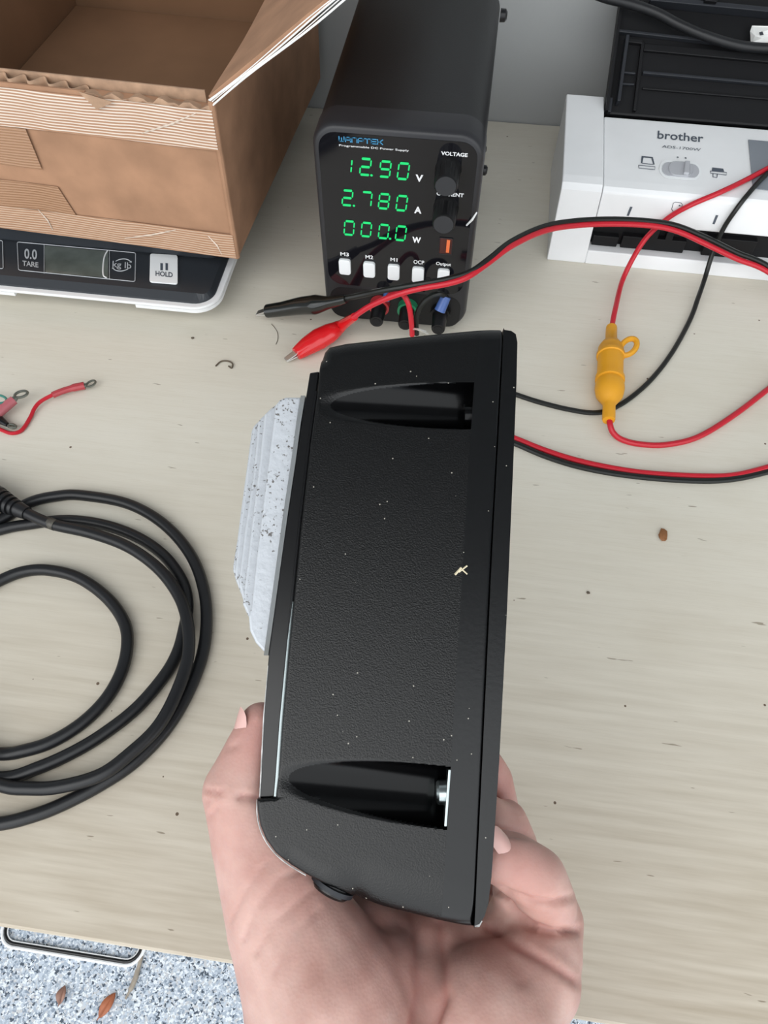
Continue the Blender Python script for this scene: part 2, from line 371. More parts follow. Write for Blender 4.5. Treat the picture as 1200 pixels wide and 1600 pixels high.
obj('front_frame', loft([psu_ring(pw - 0.006, PH - 0.006, 0.0135, PY), psu_ring(pw - 0.0025, PH - 0.0025, 0.015, PY + 0.0012), psu_ring(pw, PH, 0.016, PY + 0.005), psu_ring(pw, PH, 0.016, PY + 0.022)]), [M['psu_rim']], psu, smooth=True, sharp=0.9)
for x in (PX0 + 0.02, PX1 - 0.02):
    for y in (PY + 0.025, PY + 0.18): obj('foot', MB().cyl((x, y, 0), (x, y, 0.003), 0.006, 16), M['black_pl'], psu)
def fp(px, py, off=0.0): return ony(px, py, PY - off)
# glossy panel: rounded outline
pa, pb = fp(501, 203), fp(504, 437); pz1, pz0 = 0.1575, 0.0375
panel = [V((pcx + a, PY - 0.0004, b)) for a, b in rrect(pw - 0.009, pz1 - pz0, 0.011, 6, 0, (pz1 + pz0) / 2)]
obj('display_panel', MB().prism(panel, (0, 0.0004, 0)), M['gloss'], psu)
lower = [V((pcx + a, PY - 0.00015, b)) for a, b in rrect(pw - 0.009, 0.030, 0.010, 6, 0, 0.0195)]
obj('terminal_panel', MB().prism(lower, (0, 0.0004, 0)), M['psu'], psu)
# seven segment digits
SEG = {'0': 'abcdef', '1': 'bc', '2': 'abged', '7': 'abc', '8': 'abcdefg', '9': 'abcdfg'}
def seven(mb, ch, o, ex, ey):
    t = 0.16
    def bar(x0, y0, x1, y1):
        L_ = math.hypot((x1 - x0), (y1 - y0)); dx, dy = (x1 - x0) / L_, (y1 - y0) / L_; g = 0.05; h = t / 2
        hx = h * 0.9
        pts = [(x0 + dx * g, y0 + dy * g), (x0 + dx * (g + h) - dy * hx, y0 + dy * (g + h) * 0.7 + dx * h), (x1 - dx * (g + h) - dy * hx, y1 - dy * (g + h) * 0.7 + dx * h), (x1 - dx * g, y1 - dy * g), (x1 - dx * (g + h) + dy * hx, y1 - dy * (g + h) * 0.7 - dx * h), (x0 + dx * (g + h) + dy * hx, y0 + dy * (g + h) * 0.7 - dx * h)]
        mb.poly([o + ex * x + ey * y for x, y in pts])
    S = {'a': (0, 1, 1, 1), 'b': (1, 1, 1, .5), 'c': (1, .5, 1, 0), 'd': (0, 0, 1, 0), 'e': (0, .5, 0, 0), 'f': (0, 1, 0, .5), 'g': (0, .5, 1, .5)}
    for k in SEG[ch]: bar(*S[k])
# each row: string, pixel of the lower left corners and sizes of the digits
rows = [('1290', [(532.5, 269), (562, 272.5), (592.5, 275.5), (620.5, 279)], [(546.5, 248.5), (580, 249), (609, 253), (638, 256)], 2),
        ('2780', [(534.5, 320), (564, 322), (591, 325), (618.5, 328)], [(551, 298.5), (580, 301), (608, 304), (636, 307)], 1),
        ('0000', [(537.5, 366), (564, 368.5), (591, 371.5), (617.5, 374.5)], [(553, 346.5), (580, 349), (607, 352), (634, 354.5)], 3)]
for s, ll, ur, dot in rows:
    for ch, a, b in zip(s, ll, ur):
        A = fp(*a, 0.0008); B = fp(*b, 0.0008); mb = MB()
        seven(mb, ch, A, V((0.0067, 0, 0)), V((0.0012, 0, B.z - A.z)))
        obj('digit', mb, M['led'], psu)
    i = dot - 1; A = fp(ll[i][0] + 18.5, ll[i][1] + 1.5, 0.0008)
    obj('decimal_point', MB().poly([A + V((0.0009 * math.cos(t * .785), 0, 0.0009 * math.sin(t * .785))) for t in range(8)]), M['led'], psu)
def fbox(mb, s, x0, y0, x1, y1, bold=0.0, off=0.0008):
    """lettering on the front panel from its lower left to its upper right pixel"""
    A, B = fp(x0, y0, off), fp(x1, y1, off); text_in(mb, s, A, V((B.x - A.x, 0, 0)), V((0, 0, B.z - A.z)), bold)
mb = MB(); fbox(mb, 'Programmable DC Power Supply', 530, 229.3, 639, 233.8, 0.008); obj('lettering', mb, M['print_white'], psu)
for args in (('V', 649, 283.5, 661.5, 273.5, 0.04), ('A', 647, 333, 659, 323.5, 0.04), ('W', 644, 379, 658, 371, 0.04), ('VOLTAGE', 689, 242.3, 731, 239.5, 0.03), ('CURRENT', 682, 305, 725, 302.5, 0.03),
             ('M3', 532, 399.5, 545, 395, 0.02), ('M2', 571, 404, 583, 399.5, 0.02), ('M1', 610, 408, 621, 403.5, 0.02), ('OCP', 646, 412, 663, 407.5, 0.02), ('Output', 681, 415.5, 705, 411, 0.02)):
    mb = MB(); fbox(mb, *args); obj('lettering', mb, M['print_white'], psu)
# maker's wordmark drawn as square strokes
def strokes(mb, letters, o, ex, ey, t, nrm):
    for i, ch in enumerate(letters):
        for line in ch:
            for (x0, y0), (x1, y1) in zip(line, line[1:]):
                a = o + ex * (i + 0.78 * x0) + ey * y0; b = o + ex * (i + 0.78 * x1) + ey * y1; d = (b - a).normalized(); q = d.cross(nrm) * t / 2
                mb.poly([a - d * t / 2 + q, b + d * t / 2 + q, b + d * t / 2 - q, a - d * t / 2 - q])
LW = [[(0, 1), (0, .2), (.15, 0), (.85, 0), (1, .2), (1, 1)], [(.5, .75), (.5, .1)]]
LA = [[(0, 0), (0.05, .75), (.25, 1), (.8, 1), (1, .8), (1, 0)], [(.1, .4), (1, .4)]]
LN = [[(0, 0), (0, .8), (.2, 1), (.8, 1), (1, .8), (1, 0)]]
LP = [[(0, 0), (0, 1), (.85, 1), (1, .85), (1, .5), (.9, .4), (.1, .4)]]
LT = [[(0, 1), (1, 1)], [(.5, 1), (.5, 0)]]
LE = [[(1, 1), (.1, 1), (0, .9), (0, .1), (.1, 0), (1, 0)], [(0, .5), (.95, .5)]]
LK = [[(0, 1), (0, 0)], [(0, .5), (.45, .5), (1, 1)], [(.45, .5), (1, 0)]]
A, B = fp(530, 220.5, 0.0008), fp(598, 218.8, 0.0008)
mb = MB(); strokes(mb, [LW, LA, LN, LP, LT, LE, LK], A, V(((B.x - A.x) / 6.8, 0, 0)), V((0, 0, B.z - A.z)), 0.00068, V((0, 1, 0)))
obj('wordmark', mb, M['print_blue'], psu)
# buttons
for px, py in ((539.5, 414.5), (577.5, 419), (615.5, 423), (653.5, 427), (693, 430)):
    c = fp(px, py); pts = [V((c.x + a, PY - 0.003, c.z + b)) for a, b in rrect(0.0088, 0.0132, 0.002, 3)]
    obj('button', MB().prism(pts, (0, 0.003, 0)), M['white_btn'], psu, bevel=0.0006)
# two rotary knobs
for (bx, by), (ex_, ey_) in (((710, 255), (696.5, 291)), ((706, 322), (693, 351))):
    b = fp(bx, by); b.y = PY
    L_ = 0.0185
    e = ony(ex_, ey_, PY - L_); b = V((e.x, PY, e.z)); k = obj('knob', MB().tube([b, b - V((0, 0.002, 0)), e + V((0, .001, 0)), e], [0.0088, 0.0080, 0.0076, 0.0070], 28), M['knob'], psu, smooth=True)
    obj('knob_cap', MB().tube([e, e - V((0, 0.0003, 0))], [0.0066, 0.0066], 28), M['knob_end'], k)
    g = MB()
    for j in range(14):
        a = 2 * math.pi * j / 14; d = V((math.cos(a), 0, math.sin(a)))
        g.tube([b + d * 0.0078 - V((0, 0.004, 0)), e + d * 0.0073 + V((0, 0.002, 0))], 0.0005, 5)
    obj('grip_rib', g, M['knob'], k)
# usb socket
c = fp(697, 383)
u = obj('usb_socket', MB().box((c.x - 0.0045, PY - 0.0009, c.z - 0.0068), (c.x + 0.0042, PY, c.z + 0.0060)), M['usb_dark'], psu, bevel=0.0003)
obj('socket_tongue', MB().box((c.x + 0.0003, PY - 0.0013, c.z - 0.0052), (c.x + 0.0026, PY - 0.0008, c.z + 0.0052)), M['usb'], u)
obj('socket_frame', MB().tube([V((c.x - 0.0002 + a, PY - 0.0009, c.z - .0004 + b)) for a, b in rrect(0.0092, 0.0134, 0.0004, 2)], 0.0003, 5, closed=True), M['psu_rim'], u)
# binding posts
for cm, (cx_, cz_px), (ex_, ey_) in ((M['red_pl'], (597, 470), (588, 503)), (M['green_pl'], (640, 474), (632.5, 508)), (M['black_pl'], (694, 482), (684.5, 515))):
    L_ = 0.021; e = ony(ex_, ey_, PY - L_); b = V((e.x, PY, e.z))
    t = obj('binding_post', MB().tube([b - V((0, 0.006, 0)), b - V((0, 0.0075, 0)), e + V((0, .001, 0)), e], [0.0060, 0.0058, 0.0053, 0.0049], 20), M['black_pl'], psu, smooth=True)
    t['label'] = 'terminal post with %s collar' % {'red_collar': 'red', 'green_collar': 'green', 'black_plastic': 'black'}[cm.name]
    obj('collar', MB().cyl(b, b - V((0, 0.006, 0)), 0.0078, 24), cm, t, smooth=True)
    obj('socket_hole', MB().cyl(e - V((0, 0.0001, 0)), e - V((0, 0.0003, 0)), 0.0034, 20), M['hole'], t)
# side screws
for px, py in ((757, 233), (757.5, 266), (787, 24)):
    p = onx(px, py, PX1 + 0.001); p.y = max(p.y, PY + 0.03)
    p = ony(px - 1, py, p.y); obj('screw', MB().tube([V((PX1 - 0.001, p.y, p.z)), V((PX1 + 0.002, p.y, p.z)), V((PX1 + 0.003, p.y, p.z))], [0.0035, 0.0033, 0.002], 14), M['black_pl'], psu, smooth=True)
# clear cable tie end sticking out at the right edge
obj('cable_tie', MB().tube([ony(729, 352, PY - .001), ony(738, 343, PY - .0035), ony(745, 332, PY - .004)], [0.0006, 0.0008, 0.0005], 6), M['white_btn'], psu)

# short jumper wires at the terminals
jr = thing('jumper_wire', 'short red jumper wire with frayed bare end hanging from red terminal', 'wire', ony(643, 505, PY - .028))
obj('sheath', MB().tube(smooth_path([ony(603, 468, PY - .012), ony(612, 459, PY - .016), ony(626, 458, PY - .022), ony(637, 472, PY - .026), ony(642, 495, PY - .027), ony(644, 524, PY - .026)]), 0.0020, 8), M['red_wire'], jr, smooth=True)
obj('crimp', MB().tube([ony(605, 458, PY - .008), ony(603, 470, PY - .013)], 0.0027, 10), M['blue_pl'], jr, smooth=True)
fr = MB(); e0 = ony(644, 514, PY - .027)
for dx, dy, d in ((10, 2, .0), (16, 6, .002), (20, 4, .001), (23, 8, .003)):
    fr.tube(smooth_path([e0, ony(644 + dx * .5, 514 + dy * .3 - 1, PY - .027 - d), ony(646 + dx, 514 + dy, PY - .026 - d)], 4), 0.0006, 5)
obj('bare_strands', fr, M['tinned'], jr)
jb = thing('jumper_wire', 'short black jumper wire looping left from blue crimp at right terminal', 'wire', ony(660, 500, PY - .02))
obj('sheath', MB().tube(smooth_path([ony(697, 464, PY - .014), ony(686, 459, PY - .018), ony(668, 466, PY - .021), ony(655, 482, PY - .023), ony(650, 503, PY - .023), ony(651, 522, PY - .022)]), 0.0021, 8), M['black_wire'], jb, smooth=True)
obj('crimp', MB().tube([ony(697, 463, PY - .014), ony(687, 486, PY - .020)], [0.0038, 0.0042], 12), M['blue_pl'], jb, smooth=True)
obj('crimp_hole', MB().tube([ony(697.3, 462.5, PY - .0141), ony(697.6, 461.8, PY - .0138)], 0.0026, 12), M['hole'], jb)

# ================================================================== POSTAL SCALE
RX, RY0 = -0.1885, 0.4175
sw, sd, sr = 0.213, 0.225, 0.020
scx, scy = RX - sw / 2, RY0 + sd / 2
scale = thing('postal_scale', 'black and white digital postal scale under the cardboard box', 'scale', (scx, scy, 0))
def slab(w, d, r, z0, z1, dy=0): return MB().prism([V((scx + a, scy + dy + b, z0)) for a, b in rrect(w, d, r, 8)], (0, 0, z1 - z0))
obj('base', slab(sw - 0.05, sd - 0.05, 0.012, 0.0, 0.0165), M['scale_base'], scale)
obj('rim', slab(sw, sd, sr, 0.0186, 0.0212), M['white'], scale, bevel=0.0008)
# black top shell with a sloping front
def sring(in_, z, y0): 
    return [V((scx + a, max(scy + b, y0), z)) for a, b in rrect(sw - 2 * in_, sd - 2 * in_, sr - in_, 8)]
obj('top_shell', loft([sring(0.0045, 0.021, 0), sring(0.0048, 0.0222, 0), sring(0.0075, 0.0262, 0.4285), ]), M['scale_black'], scale, bevel=0.0005)
obj('platform', slab(0.196, 0.165, 0.01, 0.0262, 0.0448, 0.021), M['scale_black'], scale, bevel=0.002)
za = 0.0266
pn0, pn1 = onz(24, 455, .0185), onz(213, 473, .0185)
ro_ = [V((scx + a_, scy + b_, 0.0158)) for a_, b_ in rrect(sw, sd, sr, 8)]
ro_ = ro_[:27] + [V((pn0.x, RY0, .0158)), V((pn0.x, RY0 + .005, .0158)), V((pn1.x, RY0 + .005, .0158)), V((pn1.x, RY0, .0158))] + ro_[27:]
obj('rim_lip', MB().prism(ro_, (0, 0, 0.0028)), M['white'], scale)
def sp(px, py): return onz(px, py, za)
def ring_line(pts, t, mb=None, closed=True):
    mb = mb or MB(); mb.tube(pts, t, 4, closed=closed); return mb
def quad_rr(a, b, c, d, r=0.002):
    """rounded outline with the corners a b c d (order around)"""
    o = []; P = [a, b, c, d]
    for i in range(4):
        p, pr_, nx = P[i], P[i - 1], P[(i + 1) % 4]; e0_ = (pr_ - p).normalized() * r; e1_ = (nx - p).normalized() * r
        for k in range(5):
            t = k / 4; o.append(p + e0_ * (1 - t) ** 2 + e1_ * t ** 2)
    return o
lc = MB(); ring_line(quad_rr(sp(27, 378), sp(212, 395), sp(211, 440), sp(29, 422)), 0.00035, lc); ring_line([sp(69, 382), sp(69, 427)], .0003, lc, False); ring_line([sp(171, 391), sp(171, 436)], .0003, lc, False)
ring_line(quad_rr(sp(-40, 372), sp(4, 376), sp(5, 420), sp(-40, 416)), 0.0004, lc)
obj('panel_outline', lc, M['print_grey'], scale)
obj('lcd_window', MB().prism([sp(70, 384), sp(169, 393), sp(169, 434), sp(71, 426)], (0, 0, 0.0002)), M['lcd'], scale)
obj('lcd_tape_edge', MB().tube(smooth_path([sp(168, 392), sp(163, 402), sp(161, 420), sp(162, 431), sp(167, 434)], 4), 0.0006, 5), M['print_white'], scale)
tx = MB()
def st(s, ll, lr, ul, bold=0.02): o = sp(*ll); text_in(tx, s, o, sp(*lr) - o, sp(*ul) - o, bold)
st('0.0', (38, 404), (58, 406), (38, 388)); obj('lettering', tx, M['print_grey'], scale); tx = MB(); st('TARE', (35, 415), (60, 418), (35, 407)); obj('lettering', tx, M['print_grey'], scale); tx = MB(); st('kg lb', (175.5, 420), (205, 423), (176, 407.5), 0.01)
obj('lettering', tx, M['print_grey'], scale)
for a0, a1 in ((42, 150), (222, 330)):
    tx = MB(); c = sp(190.5, 414); pts = [c + V((0.0074 * math.cos(math.radians(a)), 0.0074 * math.sin(math.radians(a)), 0)) for a in np.linspace(a0, a1, 12)]
    tx.tube(pts, 0.0004, 4); d = (pts[0] - pts[1]).normalized(); q = V((-d.y, d.x, 0)) * 0.0012; tx.poly([pts[0] + q, pts[0] - q, pts[0] + d * 0.002]); obj('cycle_arrow', tx, M['print_grey'], scale)
hb = obj('hold_button', MB().prism(quad_rr(sp(235, 397.5), sp(278, 400), sp(278, 445.5), sp(234, 442), .0025), (0, 0, 0.0012)), M['white_btn'], scale, bevel=0.0004)
za += 0.0013; tx = MB(); st('HOLD', (243, 431), (270, 433.5), (243, 423), 0.03)
for x in (250.5, 258.5): tx.poly([sp(x, 411), sp(x + 4, 411.3), sp(x + 4, 422.5), sp(x, 422.2)])
obj('lettering', tx, M['print_slate'], hb)

# ================================================================== CARDBOARD BOX
BZ0, BZ1 = 0.0452, 0.166
A0 = V((-0.1745, 0.451, BZ0)); ang = math.radians(-3.3)
bx, by, bz = V((math.cos(ang), math.sin(ang), 0)), V((-math.sin(ang), math.cos(ang), 0)), V((0, 0, 1))
BW, BD, BT = 0.235, 0.268, 0.0035
def bp(x, y, z): return A0 + bx * x + by * y + bz * (z - BZ0)     # x<=0 leftwards, y back
box = thing('cardboard_box', 'open brown cardboard box with taped rim sitting on the scale', 'box', bp(-BW / 2, BD / 2, BZ0))
def wallp(x0, y0, x1, y1, z0, z1, topin=0.0, mi=0):
    return MB().prism([bp(x0, y0, z0), bp(x1, y0, z0), bp(x1, y1, z0), bp(x0, y1, z0)], bz * (z1 - z0))
# front wall leans slightly; subdivided so the edges bulge like worn cardboard
def panel_mesh(o, ex, ey, nrm, th, nx=14, ny=8, wob=0.0012, seed=0):
    rs = np.random.RandomState(seed); mb = MB(); vs = []
    ph = rs.rand(6) * 6
    for lay in (0, 1):
        for j in range(ny + 1):
            for i in range(nx + 1):
                a, b = i / nx, j / ny
                w = wob * (math.sin(3 * a + ph[0]) * math.sin(2.5 * b + ph[1]) + 0.5 * math.sin(9 * a + ph[2]) * math.sin(6 * b + ph[3])) * math.sin(math.pi * a) 
                vs.append(o + ex * a + ey * b + nrm * (w - lay * th))
    n1 = (nx + 1) * (ny + 1); f = []
    for j in range(ny):
        for i in range(nx):
            k = j * (nx + 1) + i; f.append((k, k + 1, k + nx + 2, k + nx + 1)); f.append((n1 + k, n1 + k + nx + 1, n1 + k + nx + 2, n1 + k + 1))
    for i in range(nx):
        f.append((i, n1 + i, n1 + i + 1, i + 1)); k = ny * (nx + 1) + i; f.append((k, k + 1, n1 + k + 1, n1 + k))
    for j in range(ny):
        k = j * (nx + 1); f.append((k, k + nx + 1, n1 + k + nx + 1, n1 + k)); k += nx; f.append((k, n1 + k, n1 + k + nx + 1, k + nx + 1))
    return mb.add(vs, f)
TIN = 0.004   # rim is a little wider than the base on the right
fo = bp(-BW, 0, BZ0); 
obj('front_panel', panel_mesh(fo, bx * BW, bz * (BZ1 - BZ0 - 0.014) + bx * TIN, -by, BT, wob=0.0005, seed=3), M['card'], box, smooth=True, sharp=0.8)
obj('right_panel', panel_mesh(bp(0, 0, BZ0), by * BD, bz * (BZ1 - BZ0) + bx * TIN, bx, BT, seed=5), M['card'], box, smooth=True, sharp=0.8)
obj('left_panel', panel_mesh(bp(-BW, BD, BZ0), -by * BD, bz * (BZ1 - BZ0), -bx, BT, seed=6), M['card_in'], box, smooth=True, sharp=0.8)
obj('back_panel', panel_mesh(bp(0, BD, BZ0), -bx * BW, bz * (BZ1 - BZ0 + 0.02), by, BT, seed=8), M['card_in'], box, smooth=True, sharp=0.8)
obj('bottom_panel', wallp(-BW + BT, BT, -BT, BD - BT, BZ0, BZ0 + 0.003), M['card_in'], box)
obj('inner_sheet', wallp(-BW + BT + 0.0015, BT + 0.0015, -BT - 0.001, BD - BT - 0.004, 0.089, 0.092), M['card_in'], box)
# standing right flap, hinged on the right rim
h0 = bp(TIN, 0.0, BZ1); fe = ony(527, 0, h0.y) - h0; fe = fe.normalized() * 0.125
obj('flap', panel_mesh(h0, by * BD, fe + by * 0.004, (-fe.cross(by)).normalized(), BT, 14, 8, 0.002, 11), M['card'], box, smooth=True, sharp=0.8)
ed = MB()
for k in range(4):
    o_ = -by * (0.0006 + 0.0002 * k) + fe.normalized() * 0.0 + fe.cross(by).normalized() * (0.0012 * k - 0.0018)
    ed.tube([h0 + fe * t + o_ + V((0, 0, 0.0008 * math.sin(7 * t + k))) for t in np.linspace(-0.01, 1.0, 14)], (0.0006, 0.0003, 0.0005, 0.0003)[k], 5)
obj('flap_tape_edge', ed, M['tape_white'], box)
# torn front rim: corrugation between two liners on its left part, crushed on the right
x_e = -0.083; wl = 0.12
wv = MB(); pts = [(x_e - wl + t, 0.0048 + 0.0036 * math.sin(t * 2 * math.pi / 0.0142)) for t in np.linspace(0, wl, 150)]
vs = [bp(x, y, BZ1 - 0.012) for x, y in pts] + [bp(x, y, BZ1 - 0.0005 - 0.003 * max(0, (x - x_e + 0.03) / 0.03)) for x, y in pts]; n = len(pts)
wv.add(vs, [(i, i + 1, n + i + 1, n + i) for i in range(n - 1)])
wo = obj('corrugation', wv, M['card_edge'], box, smooth=True); md = wo.modifiers.new('t', 'SOLIDIFY'); md.thickness = 0.0007
obj('rim_inner_liner', wallp(-BW, 0.0088, -0.004, 0.0100, BZ1 - 0.03, BZ1 + 0.0010), M['card_edge'], box)
obj('rim_outer_liner', wallp(-BW, -0.0006, x_e, 0.0008, BZ1 - 0.016, BZ1 - 0.0025), M['card'], box)
obj('rim_bottom', wallp(-BW, 0.0008, 0.0, 0.0088, BZ1 - 0.0150, BZ1 - 0.0142), M['card_in'], box)
obj('rim_fold', MB().prism([bp(x_e, 0.0, BZ1 - 0.014), bp(-0.001, 0.0, BZ1 - 0.014), bp(-0.001, 0.0, BZ1 - 0.006), bp(x_e, 0.0, BZ1 - 0.005)], by * 0.0075), M['card'], box)
tr = MB(); rs = np.random.RandomState(2); top = []
for i, t in enumerate(np.linspace(x_e - 0.003, TIN - 0.002, 26)): top.append((t, BZ1 - 0.0035 + 0.0014 * math.sin(i * 1.3) + rs.uniform(-.0008, .0008)))
vs = [bp(x, -0.0012, BZ1 - 0.010) for x, z in top] + [bp(x, -0.0012 + 0.006 * (i % 3 == 0) * .3, z) for i, (x, z) in enumerate(top)] + [bp(x, 0.005, z - 0.001) for x, z in top]; n = len(top)
tr.add(vs, [(i, i + 1, n + i + 1, n + i) for i in range(n - 1)] + [(n + i, n + i + 1, 2 * n + i + 1, 2 * n + i) for i in range(n - 1)])
obj('torn_rim', tr, M['card_edge'], box, smooth=True)
obj('torn_scrap', MB().prism([bp(x_e - 0.004, -0.002, BZ1 - 0.002), bp(x_e + 0.020, -0.004, BZ1 - 0.0055), bp(x_e + 0.006, -0.0028, BZ1 - 0.0125)], (0.0005, -.0008, .0003)), M['card_edge'], box)
# filament tape
def tape(name, x0, x1, za_, zb_, m, skew=0.0, y=-0.0016, nx=20, round_r=0.0):
    mb = MB(); vs = []
    for lay in (0, 1):
        for j in (0, 1):
            for i in range(nx + 1):
                t = i / nx; x = x0 + (x1 - x0) * t; z = (za_, zb_)[j]; lean = TIN * (z - BZ0) / (BZ1 - BZ0) * (x + BW) / BW
                vs.append(bp(x + lean + skew * j, y - 0.0003 * math.sin(8 * t) + lay * 0.0002, z))
    n = nx + 1
    f = [(i, i + 1, n + i + 1, n + i) for i in range(nx)] + [(2 * n + i, 2 * n + n + i, 2 * n + n + i + 1, 2 * n + i + 1) for i in range(nx)]
    mb.add(vs, f); return obj(name, mb, m, box, smooth=True)
tape('tape', -BW, -0.001, 0.1335, 0.1605, M['tape'])
tape('tape', -BW, -0.001, BZ0 + 0.0005, 0.067, M['tape_low'])
tape('tape_patch', -BW, -0.138, 0.103, 0.1333, M['tape_faint'], 0.0, -0.0015)
tape('tape_patch', -0.195, -0.125, 0.0672, 0.090, M['tape_faint'], -0.006, -0.0015)
for a, b in (((-0.045, 0.0655), (-0.090, 0.0515)), ((-0.155, .068), (-.15, .050)), ((-0.02, .064), (-.012, .048)), ((-.05, .140), (-.008, .158))):
    obj('tape_crease', MB().tube([bp(a[0], -0.0020, a[1]), bp((a[0] + b[0]) / 2 + .002, -0.0024, (a[1] + b[1]) / 2), bp(b[0], -0.0020, b[1])], [0.0003, 0.0006, 0.0002], 5), M['tape_clear'], box)
# soft rounded corner fold
obj('corner_fold', MB().tube([bp(0.0 + TIN * t - 0.0012, 0.0008, BZ0 + (BZ1 - BZ0) * t) for t in np.linspace(0.0, 1, 10)], [0.0024] * 10, 10), M['card'], box, smooth=True)

# ================================================================== DOCUMENT SCANNER
SX0, SX1 = 0.0690, 0.372
sang = math.radians(-0.7)
prof = [(0.5385, 0.0), (0.5500, 0.0600), (0.5540, 0.0640), (0.5620, 0.0655), (0.6680, 0.0730), (0.6695, 0.0715), (0.6695, 0.0)]
scan = thing('document_scanner', 'white desktop document scanner with black feed tray at the right', 'scanner', ((SX0 + SX1) / 2, 0.63, 0))
sorg = V((SX0, 0.5376, 0))
def rot(p):
    q = p - sorg; return sorg + V((q.x * math.cos(sang) - q.y * math.sin(sang), q.x * math.sin(sang) + q.y * math.cos(sang), q.z))
def sprism(pr, x0, x1): return MB().prism([rot(V((x0, y, z))) for y, z in pr], rot(V((x1, 0, 0))) - rot(V((x0, 0, 0))))
PXI = 0.1015     # inner edge of the left pillar
obj('side_pillar', sprism(prof, SX0, PXI), M['white'], scan, bevel=0.002, seg=3)
obj('side_pillar', sprism(prof, SX1 - (PXI - SX0), SX1), M['white'], scan, bevel=0.002, seg=3)
prof2 = [(0.5478, 0.0350), (0.5515, 0.0595), (0.5550, 0.0625), (0.5630, 0.0635), (0.6440, 0.0690), (0.6480, 0.066), (0.6480, 0.035)]
XM = SX1 - (PXI - SX0) - 0.0006
obj('front_cover', sprism(prof2, PXI + 0.0006, XM), M['white'], scan, bevel=0.0012, seg=2)
obj('feed_slot', sprism([(0.553, 0.0105), (0.553, 0.0350), (0.66, 0.035), (0.66, 0.0105)], PXI, XM), M['scan_black'], scan)
obj('base_strip', sprism([(0.5385, 0.0), (0.5408, 0.0118), (0.66, 0.0118), (0.66, 0.0)], PXI, XM), M['white'], scan, bevel=0.0008)
for x0, x1, z0, z1 in ((0.104, 0.125, 0.0125, 0.022), (0.128, 0.18, 0.0125, 0.024), (0.15, 0.156, 0.022, 0.034), (0.162, 0.168, 0.022, 0.034), (0.195, 0.235, 0.0125, 0.030)):
    obj('roller_block', sprism([(0.5475, z0), (0.5475, z1), (0.56, z1), (0.56, z0)], x0, x1), M['scan_black'], scan, bevel=0.0006)
obj('rear_body', sprism([(0.648, 0.0), (0.648, 0.062), (0.668, 0.062), (0.668, 0.0)], PXI, XM), M['scan_black'], scan)
# top plane coordinates of the cover
cP, cN = rot(V((0.15, 0.5630, 0.0637))), rot(V((0.15, 0.5630, 0.0637)) + V((0, -0.0055 / 0.081, 1))) - rot(V((0.15, 0.5630, 0.0637)))
cN.normalize()
def ct(px, py, off=0.0002): return onpl(px, py, cP + cN * off, cN)
fP = rot(V((0.15, 0.5478, 0.035))); fN = (rot(V((0.15, 0.5478, 0.035)) + V((0, -0.0245, 0.0037))) - fP).normalized()
def cf(px, py, off=0.0003): return onpl(px, py, fP + fN * off, fN)
tx = MB()
def ctext(s, ll, lr, ul, bold): o = ct(*ll); text_in(tx, s, o, ct(*lr) - o, ct(*ul) - o, bold)
ctext('brother', (1027, 216.5), (1099, 222.5), (1028, 204), 0.012)
obj('wordmark', tx, M['print_slate'], scan); tx = MB()
ctext('ADS-1700W', (1034, 230.5), (1094.5, 236), (1035, 226.5), 0.0)
obj('lettering', tx, M['print_slate'], scan)
def sym(name, fn):
    global ic
    ic = MB(); fn(); o = obj(name, ic, M['print_slate'], scan); return o
def poly_px(*p): ic.poly([ct(*q) for q in p])
def line_px(p, t=0.0003, f=ct): ic.tube([f(*q) for q in p], t, 4)
def s_tray():
    poly_px((1002.5, 243.5), (1020, 245.2), (1023, 257), (1020.5, 256.7), (1018, 247), (1005.5, 246), (1003.5, 255), (1001.5, 255)); line_px([(1003, 255), (1021, 257)])
    line_px([(998, 258), (998, 262.5), (1023, 265), (1023.5, 260.5), (998, 258)], .0003)
def s_scan():
    poly_px((1113, 261.5), (1130, 263.5), (1132, 269), (1112, 267)); line_px([(1110, 267), (1110, 270.5), (1135, 273.5), (1135.5, 269.5), (1110, 267)], .0003); line_px([(1114, 271), (1114, 276.5), (1120, 277.5), (1121, 272)])
sym('symbol', s_tray); sym('symbol', s_scan)
for x, y in ((1059, 245.5), (1071.3, 246.8)): sym('dot', lambda: ic.poly([ct(x, y) + V((0.0009 * math.cos(t), 0.0009 * math.sin(t), 0)) for t in np.linspace(0, 5.5, 8)]))
def s_card():
    line_px([(1049.5, 327), (1052, 317.5), (1055, 316), (1064, 317), (1066, 319.5), (1063, 330), (1060, 332), (1052, 331), (1049.5, 327)], .00022, cf)
    ic.poly([cf(1059.5, 322), cf(1063.5, 322.5), cf(1062.5, 319.5)])
sym('symbol', s_card)
for x in (984, 1118): sym('mark', lambda: ic.poly([cf(x - 2.5 + 3, 323 + (x > 1000) * 13), cf(x + 1.5 + 3, 323.4 + (x > 1000) * 13), cf(x - 1.5, 337.5 + (x > 1000) * 13), cf(x - 5.0, 337 + (x > 1000) * 13)]))
